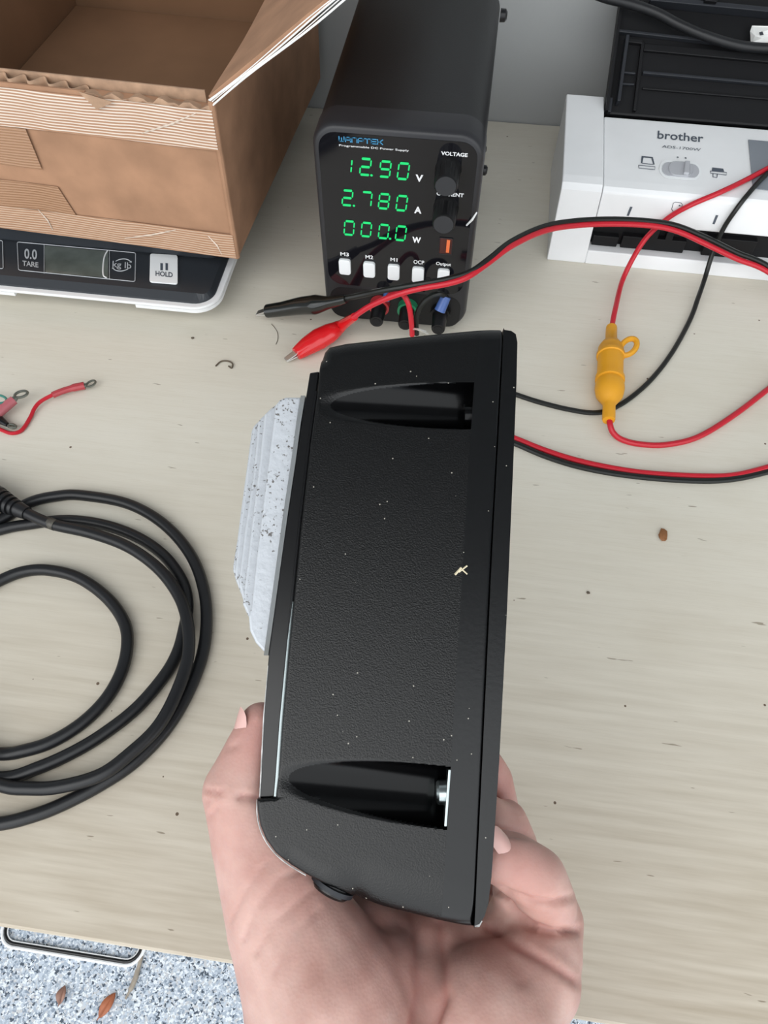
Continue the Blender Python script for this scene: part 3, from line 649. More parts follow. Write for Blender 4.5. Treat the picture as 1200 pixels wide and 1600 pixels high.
# slide switch
def stad(cx, cy, hw, hh, n=8, f=ct, tilt=0.08):
    o = []
    for s_, a0 in ((1, -90), (-1, 90)):
        for k in range(n + 1):
            a = math.radians(a0 + 180 * k / n); x = s_ * (hw - hh) + hh * math.cos(a) * 1.0; y = hh * math.sin(a); o.append(f(cx + x, cy + tilt * x - y))
    return o
w0 = obj('switch_well', MB().prism(stad(1063, 266, 33, 14.5), cN * 0.0002), M['white_btn'], scan)
sl = obj('slide_switch', MB().prism(stad(1063, 266.5, 29, 10.5), cN * 0.0008), M['scan_slider'], scan)
obj('switch_thumb', MB().prism(stad(1063, 266, 19, 11), cN * 0.0018), M['scan_slider'], sl, bevel=0.0004)
obj('switch_ridge', MB().prism([ct(1068, 257), ct(1076, 257.5), ct(1074.5, 277), ct(1066, 276)], cN * 0.004), M['scan_slider'], sl, bevel=0.0008)
scr = [ct(1169, 219), ct(1300, 231), ct(1300, 308), ct(1176, 295)]
obj('touchscreen', MB().prism(scr, cN * 0.0006), M['scan_screen'], scan)
# raised feed tray
tb = V((0.0, 0.6495, 0.0655)); tdir = V((0, 0.36, 0.93)).normalized()
tP = rot(V((0.1, 0.6495, 0.0655))); tu = (rot(V((0, 0.80, 0.60)) + sorg) - rot(sorg)).normalized(); txd = V((math.cos(sang), math.sin(sang), 0)); tN = txd.cross(tu).normalized()
def tp(px, py, off=0.0): return onpl(px, py, tP + tN * off, tN)
tl = tp(943, 178); H_ = 0.116; TWd = 0.255
tray = obj('feed_tray', MB().frame_box(tl + txd * (TWd / 2 + 0.001) + tu * H_ / 2 - tN * 0.006, txd * TWd / 2, tu * H_ / 2, tN * 0.006), M['scan_black'], scan, bevel=0.002)
def trib(name, a, b, h, r, m=M['scan_black']):
    A_, B_ = tp(*a), tp(*b); d = (B_ - A_); q = d.normalized(); c = (A_ + B_) / 2 + tN * h / 2
    return obj(name, MB().frame_box(c, d / 2, tN.cross(q) * r, tN * h / 2), m, tray, bevel=0.0006)
trib('paper_guide', (977, 64), (963, 166), 0.010, 0.0014, M['scan_grey'])
trib('rib', (978, 66), (1003, 69), 0.004, 0.0018); trib('rib', (1003, 69), (990, 176), 0.004, 0.0014)
trib('rib', (961, 52), (1195, 78), 0.005, 0.0012, M['scan_grey']); trib('rib', (1003, 116), (1300, 143), 0.004, 0.0012, M['scan_grey'])
trib('rib', (1003, 139), (1300, 164), 0.002, 0.0010); trib('rib', (1005, 76), (1300, 104), 0.003, 0.003)
trib('rib', (972, 115), (992, 117), 0.003, 0.0008, M['scan_grey']); trib('rib', (970, 133), (990, 134), 0.003, 0.0008, M['scan_grey'])
trib('crossbar', (1012, 8), (1300, 36), 0.010, 0.0020, M['scan_grey'])
trib('latch', (1094, 9), (1113, 11), 0.014, 0.004); trib('hinge_block', (945, 166), (955, 167), 0.004, 0.006, M['scan_grey'])
obj('tray_side', MB().frame_box(tl + txd * 0.0015 + tu * H_ / 2 + tN * 0.003, txd * 0.0012, tu * H_ / 2, tN * 0.004), M['scan_black'], tray)

# white paper scrap caught on the tray
pc = tp(1187, 53, 0.006); pm = MB()
def pq(px, py, o_): return tp(px, py, o_)
pm.add([pq(1175, 40, .006), pq(1210, 41, .010), pq(1212, 52, .006), pq(1180, 56, .012), pq(1172, 49, .007), pq(1173, 67, .006), pq(1212, 69, .010), pq(1190, 60, .009)],
       [(0, 1, 2, 3), (0, 3, 4), (4, 3, 7, 5), (3, 2, 6, 7), (5, 7, 6)])
ps = obj('paper_scrap', pm, M['paper'], None, base=pc); sol = ps.modifiers.new('thick', 'SOLIDIFY'); sol.thickness = 0.0006
tag(ps, 'crumpled white paper scrap with dark mark caught on scanner tray', 'paper')
obj('ink_mark', MB().prism([pq(1186, 51, .0118), pq(1191, 49.5, .0118), pq(1193, 54.5, .0118), pq(1188, 55.5, .0125)], tN * 0.0004), M['print_black'], ps)

# thick black cable lying over the tray
ck = obj('draped_cable', MB().tube(smooth_path([tp(900, -22, .03), tp(945, -4, .022), tp(985, 6, .016), tp(1025, 20, .0145), tp(1060, 38, .014), tp(1100, 55, .014), tp(1145, 69, .014), tp(1185, 75, .014), tp(1230, 74, .014), tp(1290, 66, .014)]), 0.0040, 12), M['cable'], None, smooth=True, base=tp(1100, 55, .01))
tag(ck, 'thick black cord draped across the black scanner feed tray', 'cable')

# ================================================================== TEST LEADS
WR = 0.0021
tl_ = thing('test_lead', 'red and black twin test lead ending in two alligator clips', 'cable', onz(470, 530, 0))
redp = [ony(552, 496, .408), ony(575, 480, .407), ony(610, 464, .405), ony(650, 452, .405), ony(700, 443, .407), ony(730, 433, .412), ony(760, 413, .425), ony(800, 384, .447), ony(850, 361, .475), ony(900, 352.5, .500), ony(960, 350, .515), ony(1020, 353, .522), ony(1060, 362, .525), ony(1100, 380, .525), ony(1150, 404, .522), ony(1205, 428, .515), onz(1290, 500, .008), onz(1350, 590, .003), onz(1320, 680, .003), onz(1250, 715, .003), onz(1200, 730, .003), onz(1150, 742, .0025), onz(1100, 744, .0022), onz(1020, 740, .0022), onz(960, 732, .0022), onz(900, 719, .0022), onz(850, 703, .0022), onz(805, 685, .0022), onz(740, 660, .0022), onz(690, 650, .0022)]
blkp = [ony(536, 467, .414), ony(570, 460, .412), ony(600, 453.5, .408), ony(650, 445, .407), ony(700, 436, .410), ony(735, 425, .416), ony(765, 404, .429), ony(800, 377, .451), ony(850, 354, .479), ony(900, 345, .503), ony(960, 342.5, .518), ony(1020, 346, .525), ony(1060, 353.5, .528), ony(1105, 372, .528), ony(1150, 394, .525), ony(1205, 419, .518), onz(1295, 492, .011), onz(1360, 590, .0035), onz(1330, 688, .003), onz(1252, 723, .0022), onz(1200, 737, .0022), onz(1150, 748, .0022), onz(1100, 751.5, .0022), onz(1030, 748, .0022), onz(960, 740, .0022), onz(900, 728, .0022), onz(850, 712, .0022), onz(805, 693, .0022), onz(740, 668, .0022), onz(690, 658, .0022)]
obj('red_wire', MB().tube(smooth_path(redp), WR, 10), M['red_wire'], tl_, smooth=True)['label'] = 'red conductor'
obj('black_wire', MB().tube(smooth_path(blkp), WR, 10), M['black_wire'], tl_, smooth=True)['label'] = 'black conductor'
def clip(name, mtl, pts, rad, jaw, jr_, lab):
    P = smooth_path(pts, 6); t_ = np.linspace(0, 1, len(P)); R_ = list(np.interp(t_, np.linspace(0, 1, len(rad)), rad))
    o = obj(name, MB().tube(P, R_, 16, flat=[0.92] * len(P)), mtl, tl_, smooth=True, sharp=1.0); o['label'] = lab
    d = (jaw[1] - jaw[0]).normalized(); s_ = d.cross(V((0, 0, 1))).normalized(); up = s_.cross(d)
    for sg in (1, -1):
        mbj = MB(); L2 = (jaw[1] - jaw[0]).length
        w = jr_
        a = jaw[0] + up * sg * 0.0003; b = jaw[1] + up * sg * 0.0022
        mbj.frame_box((a + b) / 2, (b - a) / 2, s_ * w, up * 0.0008)
        obj('jaw', mbj, M['steel'], o, bevel=0.0006)
    return o
clip('black_clip', M['black_boot'], [ony(418, 486, .430), ony(440, 483, .428), ony(470, 478, .425), ony(493, 476, .421), ony(512, 473, .418), ony(541, 467, .413)], [.0056, .0060, .0072, .0078, .0052, .0032], (ony(402, 490, .431), ony(432, 484, .428)), 0.0028, 'black alligator clip boot')
clip('red_clip', M['red_boot'], [onz(463, 553, .007), onz(480, 541, .0085), onz(498, 530, .0095), onz(516, 520, .011), onz(535, 508, .014), ony(554, 495, .408)], [.0052, .0074, .0086, .0078, .0046, .0031], (onz(446, 563, .004), onz(474, 546, .0065)), 0.0024, 'red alligator clip boot')

# red lead with yellow fuse holder
fl = thing('fused_lead', 'red lead with yellow inline fuse holder lying on the bench', 'cable', onz(953, 590, 0))
rt = [ct(1290, 215, .010), ct(1240, 242, .006), ct(1200, 263, .003), ct(1160, 284, .0026), ct(1122, 302, .0028), cf(1080, 320, .0032), cf(1045, 340, .0032), ony(1012, 369, .5355), ony(990, 402, .524), ony(972, 440, .510), onz(962, 480, .0105), onz(957, 505, .0098), onz(955, 522, .0098)]
obj('wire', MB().tube(smooth_path(rt), WR, 10), M['red_wire'], fl, smooth=True)
obj('wire', MB().tube(smooth_path([onz(952, 648, .0098), onz(953, 662, .009), onz(958, 676, .006), onz(972, 687, .003), onz(1000, 694, .0022), onz(1040, 695, .0022), onz(1090, 683, .0022), onz(1145, 650, .0025), onz(1200, 608, .003), onz(1260, 560, .0022), onz(1330, 520, .0022)]), WR, 10), M['red_wire'], fl, smooth=True)
fa, fb = onz(955.5, 511, .0100), onz(951, 657, .0100); L_ = (fb - fa).length
fprof = [(0, 10), (.02, 10.5), (.17, 11), (.19, 17), (.235, 22), (.25, 23.5), (.30, 24), (.31, 26), (.34, 26), (.345, 23.5), (.56, 23.5), (.565, 26.5), (.60, 26.5), (.605, 23), (.635, 23), (.64, 26), (.69, 26.5), (.75, 24), (.80, 17), (.835, 12), (.85, 11), (.985, 11.5), (1.0, 10.5)]
k_ = 0.475 / 1150 * 0.98
fh_ = obj('fuse_holder', MB().tube([fa.lerp(fb, t) for t, r in fprof], [r * k_ for t, r in fprof], 24), M['yellow'], fl, smooth=True, sharp=0.9)
q0, q1 = onz(966, 562, .012), onz(990, 532, .016)
ax = (q1 - q0); c_ = q0 + ax * 0.66; e1 = ax.normalized(); e2 = V((e1.y, -e1.x, 0)); 
lp = [c_ + e1 * (0.0085 * math.cos(a)) + e2 * (0.0052 * math.sin(a)) for a in np.linspace(0, 2 * math.pi, 24, endpoint=False)]
lm = MB().tube(lp, 0.0022, 8, closed=True); lm.tube([q0 - e1 * 0.003, q0 + e1 * 0.006], [0.0032, 0.0022], 10)
obj('cap_loop', lm, M['yellow'], fh_, smooth=True)

# plain black lead
bl = obj('black_lead', MB().tube(smooth_path([ct(1290, 200, .012), ct(1235, 245, .008), ct(1197, 273, .003), ct(1170, 302, .0028), cf(1149, 329, .0035), cf(1130, 358, .0035), ony(1113, 397, .5355), ony(1101, 436, .522), onz(1091, 465, .006), onz(1078, 500, .0025), onz(1052, 548, .0019), onz(1022, 588, .0019), onz(990, 618, .0019), onz(960, 637, .0016), onz(930, 645, .0016), onz(890, 640, .0019), onz(845, 629, .0019), onz(808, 617, .0019), onz(750, 596, .0019), onz(700, 585, .0019)]), 0.0019, 10), M['black_wire'], None, smooth=True, base=onz(1000, 610, 0))
tag(bl, 'thin single black lead curving from scanner under the yellow fuse holder', 'cable')

# ================================================================== COILED BLACK CABLE
CRD = 0.0037
cc = thing('coiled_cable', 'coil of thick black cable with moulded plug at left edge of bench', 'cable', onz(100, 1020, 0))
Bp = [(38, 800), (81, 819), (142, 833), (199, 854), (247, 888), (279, 930), (293, 973), (294, 1025), (276, 1082), (247, 1135), (204, 1177), (157, 1211), (95, 1229), (47, 1232), (0, 1226)]
Bz = [3.2, 3.0, 3.0, 3.0, 3.0, 3.0, 3.0, 3.0, 3.0, 2.9, 2.9, 2.9, 2.6, 2.0, 1.6]
Cp = [(0, 828), (47, 819), (104, 813), (161, 820), (214, 839), (256, 868), (284, 907), (293, 945), (286, 990), (275, 1025), (254, 1060), (214, 1106), (166, 1144), (119, 1173), (62, 1199), (0, 1216)]
Dp = [(0, 907), (38, 893), (76, 891), (123, 903), (166, 933), (193, 970), (199, 1006), (190, 1049), (166, 1092), (128, 1130), (81, 1159), (38, 1173), (0, 1178)]
Ap = [(0, 812), (47, 785), (90, 775), (128, 774), (199, 787), (256, 819), (299, 869), (320, 930), (321, 997), (304, 1059), (266, 1130), (214, 1187), (157, 1226), (95, 1258), (47, 1276), (0, 1287), (-60, 1290), (-140, 1280)]
pathc = [onz(x, y, CRD * z) for (x, y), z in zip(Bp, Bz)]
pathc += [onz(x, y, CRD * z) for x, y, z in ((-80, 1190, 1.2), (-170, 1090, 1), (-180, 960, 1), (-100, 860, 1))] + [onz(x, y, CRD) for x, y in Cp]
pathc += [onz(x, y, CRD * z) for x, y, z in ((-90, 1200, 3), (-190, 1110, 3), (-200, 1000, 3), (-60, 938, 1.5))] + [onz(x, y, CRD) for x, y in Dp]
pathc += [onz(x, y, CRD * z) for x, y, z in ((-90, 1170, 5), (-220, 1080, 5), (-230, 930, 5), (-110, 860, 3))] + [onz(x, y, CRD) for x, y in Ap]
obj('cord', MB().tube(smooth_path(pathc, 7), CRD, 12), M['cable'], cc, smooth=True)
j0, j1 = onz(-75, 745, CRD * 3.2), onz(42, 802, CRD * 3.2)
ps_, rs_ = [], []
for t, r in ((0, .0085), (.55, .0088), (.62, .0085), (.63, .0075), (.68, .0078), (.685, .0062), (.70, .0062), (.705, .0074), (.74, .0070), (.745, .0056), (.765, .0056), (.77, .0066), (.80, .0064), (.805, .0050), (.825, .0050), (.83, .0060), (.86, .0057), (.865, .0046), (.885, .0046), (.89, .0053), (.93, .0050), (1.0, .0044)):
    ps_.append(j0.lerp(j1, t)); rs_.append(r)
obj('plug', MB().tube(ps_, rs_, 16), M['cable'], cc, smooth=True, sharp=0.5)
obj('cable_scuff', MB().tube([onz(x, y, CRD * 3.05) for x, y in ((77, 816.5), (82, 819), (87, 821))], [CRD * 1.02, CRD * 1.04, CRD * 1.02], 12, cap=False), mat('scuffed_jacket', (0.06, 0.055, 0.045), 0.5, var=0.6, vscale=300), cc, smooth=True)

# ================================================================== RING TERMINALS
def ring(mb, c, e1, rx, ry, r): 
    e1 = e1.normalized(); e2 = V((-e1.y, e1.x, 0)); mb.tube([c + e1 * rx * math.cos(a) + e2 * ry * math.sin(a) for a in np.linspace(0, 6.283, 20, endpoint=False)], r, 8, closed=True, flat=None)
r1 = thing('ring_terminal_lead', 'thin red wire with red sleeve ending in small ring terminal', 'wire', onz(70, 640, 0))
obj('wire', MB().tube(smooth_path([onz(-40, 655, .003), onz(0, 671, .002), (onz(18, 677, .0016)), onz(34, 672, .0016), onz(47, 653, .0018), onz(54, 638, .003), onz(64, 627, .004), onz(84, 616, .005)]), 0.0014, 8), M['red_wire'], r1, smooth=True)
obj('sleeve', MB().tube(smooth_path([onz(82, 617.5, .005), onz(98, 611, .005), onz(115, 606, .0045), onz(132, 602.5, .004)], 4), [.0024] * 8 + [.0029] * 5, 10), M['red_sleeve'], r1, smooth=True)
mb = MB(); ring(mb, onz(142, 599.5, .004), onz(150, 594, .004) - onz(134, 604, .004), 0.0038, 0.0024, 0.0008); mb.tube([onz(130, 603, .004), onz(136, 602, .004)], [.0022, .0013], 8); obj('ring', mb, M['ring_metal'], r1, smooth=True)
r2 = thing('ring_terminal_lead', 'pink sleeved wire ending in larger grey ring terminal at left edge', 'wire', onz(10, 635, 0))
obj('sleeve', MB().tube([onz(-14, 655, .006), onz(4, 639, .007), onz(22, 625, .008)], [.0036, .0039, .0034], 12), M['pink_sleeve'], r2, smooth=True)
mb = MB(); ring(mb, onz(33, 616, .009), onz(46, 613, .009) - onz(20, 620, .009), 0.0046, 0.0030, 0.0010); mb.tube([onz(18, 628, .008), onz(25, 621, .009)], [.0028, .0018], 8); obj('ring', mb, M['ring_metal'], r2, smooth=True)
obj('wire', MB().tube(smooth_path([onz(-14, 655, .006), onz(-35, 672, .004), onz(-70, 690, .002)]), .0016, 8), M['black_wire'], r2)
r3 = thing('ring_terminal_lead', 'black wire with dark ring terminal below the pink sleeve', 'wire', onz(10, 662, 0))
mb = MB(); ring(mb, onz(19, 666, .004), onz(26, 668, .004) - onz(10, 664, .004), 0.0028, 0.0014, 0.0011); obj('ring', mb, M['ring_metal'], r3, smooth=True)
obj('sleeve', MB().tube([onz(-14, 648, .004), onz(0, 656, .004), onz(12, 664, .004)], [.0026, .003, .0016], 10), M['black_pl'], r3, smooth=True)
g = obj('teal_wire', MB().tube(smooth_path([onz(-30, 618, .004), onz(-8, 617, .006), onz(4, 619, .008), onz(10, 624, .009), onz(6, 629, .010), onz(-6, 631, .011), onz(-30, 640, .006)]), .0009, 7), M['green_wire'], None, smooth=True, base=onz(0, 622, 0))
tag(g, 'thin teal green wire loop at left edge behind pink sleeve', 'wire')

# ================================================================== HELD BLACK CASE
Pb, Pt = atd(585, 1440, 0.225), atd(655, 520, 0.265)
du = CR.copy(); dv = (Pt - Pb); dv = (dv - du * dv.dot(du)).normalized(); dn = du.cross(dv).normalized()
def uv(px, py, w=0.0):
    p = onpl(px, py, Pb + dn * w, dn) - Pb; return p.dot(du), p.dot(dv)
def dp(u, v, w): return Pb + du * u + dv * v + dn * w
def dpx(px, py, w=0.0): return onpl(px, py, Pb + dn * w, dn)
DEP = 0.048
case = thing('electronics_case', 'black plastic electronics case with silver heatsink held up in the hand', 'electronics case', dp(0, 0, -DEP / 2))
leftpx = [(740, 1446.5), (720, 1444), (690, 1438), (650, 1428), (600, 1415.5), (560, 1403), (520, 1387), (480, 1368), (450, 1350), (430, 1333), (415, 1312), (406, 1290), (402, 1268), (401, 1249), (430, 1246.5), (434, 1215), (440, 1130), (452, 1000), (470, 820), (485, 690), (496, 610), (499, 575), (502, 556), (506, 546), (514, 541), (540, 537.5), (600, 531), (680, 522.5), (740, 517), (765, 515.3), (786, 515)]
seampx = [(740, 1446.6), (752, 1200), (768, 860), (778, 680), (786.5, 514.9)]
creasepx = [(690, 1447), (699, 1290), (704, 1205), (722, 900), (736, 670), (741, 597), (752, 515)]
lw = [-.0045] * 5 + [-.0036, -.002, -.0008, -.0004, 0, 0] + [0] * 11 + [-.0006, -.0012, -.003] + [-.0042] * 6
Lp = np.array([uv(*p, w_) for p, w_ in zip(leftpx, lw)]); Sp = np.array([uv(*p) for p in seampx]); Kp = np.array([uv(*p) for p in creasepx])
def at_v(tab, v): return np.interp(v, tab[:, 1], tab[:, 0])
v0, v1 = Lp[0, 1] + 1e-5, Lp[-1, 1] - 1e-5
vr = np.concatenate([np.linspace(v0, v0 + 0.006, 30, endpoint=False), np.linspace(v0 + 0.006, v1 - 0.007, 640, endpoint=False), np.linspace(v1 - 0.007, v1, 36)])
N1, N2 = 170, 24
lef, sea = at_v(Lp, vr), at_v(Sp, vr); cre = np.clip(at_v(Kp, vr), lef, sea)
s1 = np.linspace(0, 1, N1 + 1) ** 1.0; s2 = np.linspace(0, 1, N2 + 1)[1:]
# the crease column is doubled so the recesses end in a clean wall
U = np.concatenate([lef[:, None] + (cre - lef)[:, None] * s1[None], (cre + 1e-5)[:, None], cre[:, None] + (sea - cre)[:, None] * s2[None]], axis=1)
VV = np.repeat(vr[:, None], U.shape[1], axis=1)
def seg_dist(U, VV, P):
    d = np.full(U.shape, 9.0)
    for (ax_, ay_), (bx_, by_) in zip(P[:-1], P[1:]):
        l2 = (bx_ - ax_) ** 2 + (by_ - ay_) ** 2; t = np.clip(((U - ax_) * (bx_ - ax_) + (VV - ay_) * (by_ - ay_)) / l2, 0, 1)
        d = np.minimum(d, np.hypot(U - ax_ - t * (bx_ - ax_), VV - ay_ - t * (by_ - ay_)))
    return d
def drop(d, R, k=1.0):
    x = np.clip(R - d, 0, R); return k * (R - np.sqrt(np.maximum(R * R - x * x, 0)))
W = -drop(seg_dist(U, VV, Lp[:6]), 0.0135, 0.34) - drop(seg_dist(U, VV, Lp[5:9]), 0.006, 0.3) - drop(seg_dist(U, VV, Lp[8:15]), 0.0012, 0.8) - drop(seg_dist(U, VV, Lp[22:]), 0.0065, 0.8) - drop(seg_dist(U, VV, Lp[14:23]), 0.0012, 0.8)
W -= np.clip((U - cre[:, None]), 0, 1) * 0.06
W -= drop(np.abs(sea[:, None] - U), 0.001, 0.8)
def recess(tip, end, half):
    (ua, va), (ub, vb) = uv(*tip), uv(*end)
    Ls = ub - ua; s_ = (U - ua) / Ls; dvv = VV - (va + (vb - va) * s_); h = half * (1 - np.clip(s_, -1, 2)) * 1.0
    w = h - np.sqrt(np.maximum(half * half - dvv * dvv, 0)) 
    w = np.where(np.abs(dvv) < half, w, 1.0); w = np.where((s_ > 0), w, 1.0)
    col = np.arange(U.shape[1])[None, :] <= N1
    return np.where(col, w, 1.0)
W0 = W.copy()
def smin(a, b, k=0.00028): return np.where(np.abs(a - b) < 12 * k, -k * np.log(np.exp(-(a - np.minimum(a, b)) / k) + np.exp(-(b - np.minimum(a, b)) / k)) + np.minimum(a, b), np.minimum(a, b))
W = smin(W, recess((500, 633), (739, 634), 0.0086)); W = smin(W, recess((434, 1215), (701, 1247), 0.0094))
nr, nc = U.shape
vs = [dp(float(U[i, j]), float(VV[i, j]), float(W[i, j])) for i in range(nr) for j in range(nc)]
fs, mi = [], []
for i in range(nr - 1):
    for j in range(nc - 1):
        fs.append((i * nc + j, i * nc + j + 1, (i + 1) * nc + j + 1, (i + 1) * nc + j))
        deep = W0[i, j] - W[i, j] > 0.0006
        mi.append(2 if deep else (0 if j < N1 else 1))
# rim down to the back
rim = [i * nc for i in range(nr)] + [(nr - 1) * nc + j for j in range(1, nc)] + [i * nc + nc - 1 for i in range(nr - 2, -1, -1)] + [j for j in range(nc - 2, 0, -1)]
ro = len(vs)
for k in rim:
    i, j = divmod(k, nc); vs.append(dp(float(U[i, j]), float(VV[i, j]), -DEP))
n = len(rim)
for a in range(n): fs.append((rim[a], rim[(a + 1) % n], ro + (a + 1) % n, ro + a)); mi.append(1)
fs.append(tuple(range(ro, ro + n))); mi.append(1)
mb = MB(); mb.v = vs; mb.f = fs; mb.mi = mi
obj('shell', mb, [M['case'], M['case_smooth'], M['case_gloss']], case, smooth=True, sharp=0.75)
# lid along the right
lidpx = [(741.5, 1446.5), (749, 1444), (757, 1432), (763, 1412), (768, 1370), (780, 1190), (792, 960), (801, 750), (807, 600), (808.5, 535), (806, 522), (799, 517), (788, 515.3)]
lo = [dpx(x, y, -0.0014) for x, y in lidpx] + [dp(at_v(Sp, v) + 0.0004, v, -0.0014) for v in np.linspace(v1 - 0.0006, v0, 12)]
obj('lid', MB().prism(lo, -dn * (DEP - 0.0014)), M['case_smooth'], case, bevel=0.0009, seg=3)
obj('worn_corner', MB().tube([dpx(741, 1446.8, -0.003), dpx(747, 1445, -0.0030), dpx(753, 1438.5, -0.0032)], [0.0003, 0.0008, 0.0003], 6), M['worn_glint'], case)['label'] = 'white chipped corner'
# mounting rail at the left
railpx = [(484, 582), (499, 580), (495, 612), (484, 690), (469, 820), (451, 1000), (439, 1130), (433, 1215), (430, 1246.5), (405.5, 1247), (412, 1110), (420, 1020), (440, 872), (462, 720), (476, 632)]
ra = obj('mounting_rail', MB().prism([dpx(x, y, -0.0026) for x, y in railpx], -dn * 0.004), M['rail'], case, bevel=0.0005)
obj('rail_lip', MB().tube([dpx(x - 1.5, y, -0.0020) for x, y in ((496, 612), (485, 690), (470, 820), (452, 1000), (440, 1130), (434, 1215), (431, 1246))], 0.0006, 8), M['rail'], case, smooth=True)
obj('edge_glint', MB().tube([dpx(x - 1.0, y, -0.0014) for x, y in ((459, 940), (452, 1000), (440, 1130), (434, 1215), (431.5, 1244))], [.0002, .00045, .00055, .0006, .0006], 8), M['chrome'], case, smooth=True)['label'] = 'bright strip drawn for the glint along the rail edge'  # thin bright tube painted in for the specular glint on the glossy rail
obj('edge_glint', MB().tube([dpx(x, y, -0.0028) for x, y in ((419, 1040), (412, 1120), (406, 1246))], [.0001, .00022, .00022], 6), M['worn_glint'], case)  # pale line painting a glint down the rail's left edge
be = [(477, 618), (470, 660), (462, 720), (450, 800), (440, 872), (428, 960), (419, 1024)]
obj('rail_bevel', MB().prism([dpx(x, y, -0.0030) for x, y in be] + [dpx(x - 7, y, -0.0060) for x, y in be[::-1]], -dn * 0.002), mat('grey_rail_edge', (0.23, 0.24, 0.24), 0.35, metal=0.4), case)  # bevel strip in a lighter grey than the rail face
obj('worn_glint_edge', MB().tube(smooth_path([dpx(x, y, -0.0018) for x, y in ((402, 1249), (401.5, 1268), (405, 1290), (414, 1312), (430, 1333.5), (450, 1350.5), (478, 1367.5))], 4), 0.00022, 5), M['worn_glint'], case)['label'] = 'pale edge line, wear and painted highlight'  # pale tube combines edge wear with a painted highlight
# heatsink fins, outer ones deeper and shorter
hs = obj('heatsink', MB().prism([dpx(x, y, -0.0085) for x, y in ((474, 622), (497, 622), (440, 1022), (420, 1022))], -dn * 0.034), M['alu'], case)
fin_edges = [
    [(430.5, 632), (419, 724), (407.5, 816), (399, 888), (393, 945), (388, 962)],
    [(413, 647), (405, 724), (393, 819), (386, 882), (380, 931), (379, 944)],
    [(403, 658), (396, 738), (382, 830), (374, 896), (373, 915)],
    [(395.5, 666), (387, 721), (372, 839), (367, 893), (367.5, 905)],
    [(393, 672), (386, 724), (377, 790), (370, 845), (364, 882), (363.5, 890)]]
tops = [[(472, 620), (446, 620), (437, 624)], [(472, 628), (430, 632), (420, 640)], [(470, 645), (413, 647), (407, 653)], [(470, 655), (404, 657), (399, 662)], [(469, 664), (397, 666), (394, 669)]]
bots = [[(390, 985), (399, 1004), (410, 1016), (419, 1024)], [(381, 948), (388, 965), (425, 968)], [(377, 930), (382, 945), (428, 948)], [(370, 912), (377, 930), (430, 930)], [(367, 903), (372, 915), (432, 915)]]
for k in range(5):
    w = -0.0075 - 0.0062 * k
    pts = tops[k] + fin_edges[k] + bots[k]
    obj('fin', MB().prism([dpx(x, y, w) for x, y in pts], -dn * 0.0030), M['alu'], hs, bevel=0.0009)
# screws and metal tongue in the recesses
ua, va = uv(739, 638)
obj('screw', MB().tube([dp(ua - 0.0026, va - .0006, -0.006), dp(ua + 0.0005, va - .0006, -0.006)], 0.0042, 18), M['case_gloss'], case, smooth=True)
ua, va = uv(700, 1242)
sw_ = obj('screw', MB().tube([dp(ua - 0.0034, va, -0.0052), dp(ua - 0.0026, va, -0.0052), dp(ua + 0.0004, va, -0.0052)], [0.0030, 0.0038, 0.0040], 18), M['chrome'], case, smooth=True); sw_['label'] = 'bright screw head'
a_, b_ = dpx(702.5, 1202, 0.0004), dpx(696, 1291, 0.0004)
obj('metal_tongue', MB().frame_box((a_ + b_) / 2 - dn * 0.003, (b_ - a_) / 2, du * 0.00042, dn * 0.0034), M['chrome'], case, bevel=0.0002)['label'] = 'bright zinc strip'
# round cable grommet on the lower edge
gd = (dpx(496, 1400) - dpx(520, 1350)).normalized(); gc = dpx(519, 1384, -0.008)
g1 = obj('grommet', MB().tube([gc - gd * 0.002, gc + gd * 0.0012, gc + gd * 0.0020], [0.0064, 0.0064, 0.0058], 28), M['rail'], case, smooth=True)
obj('grommet_ring', MB().tube([gc - gd * 0.0010, gc + gd * 0.0004], [0.0074, 0.0074], 28), M['scan_grey'], g1, smooth=True)

sf = MB()
for a, b, r in (((711, 898), (721, 887), .00042), ((717, 894), (730, 884), .0003), ((720, 888), (730, 897), .00028)): sf.tube([dpx(*a, 0.0002), dpx(*b, 0.0005)], r, 5)
o = obj('straw_flake', sf, M['straw'], None, base=dpx(720, 891, 0)); tag(o, 'tiny cream straw flake stuck to the front of the black case', 'debris')

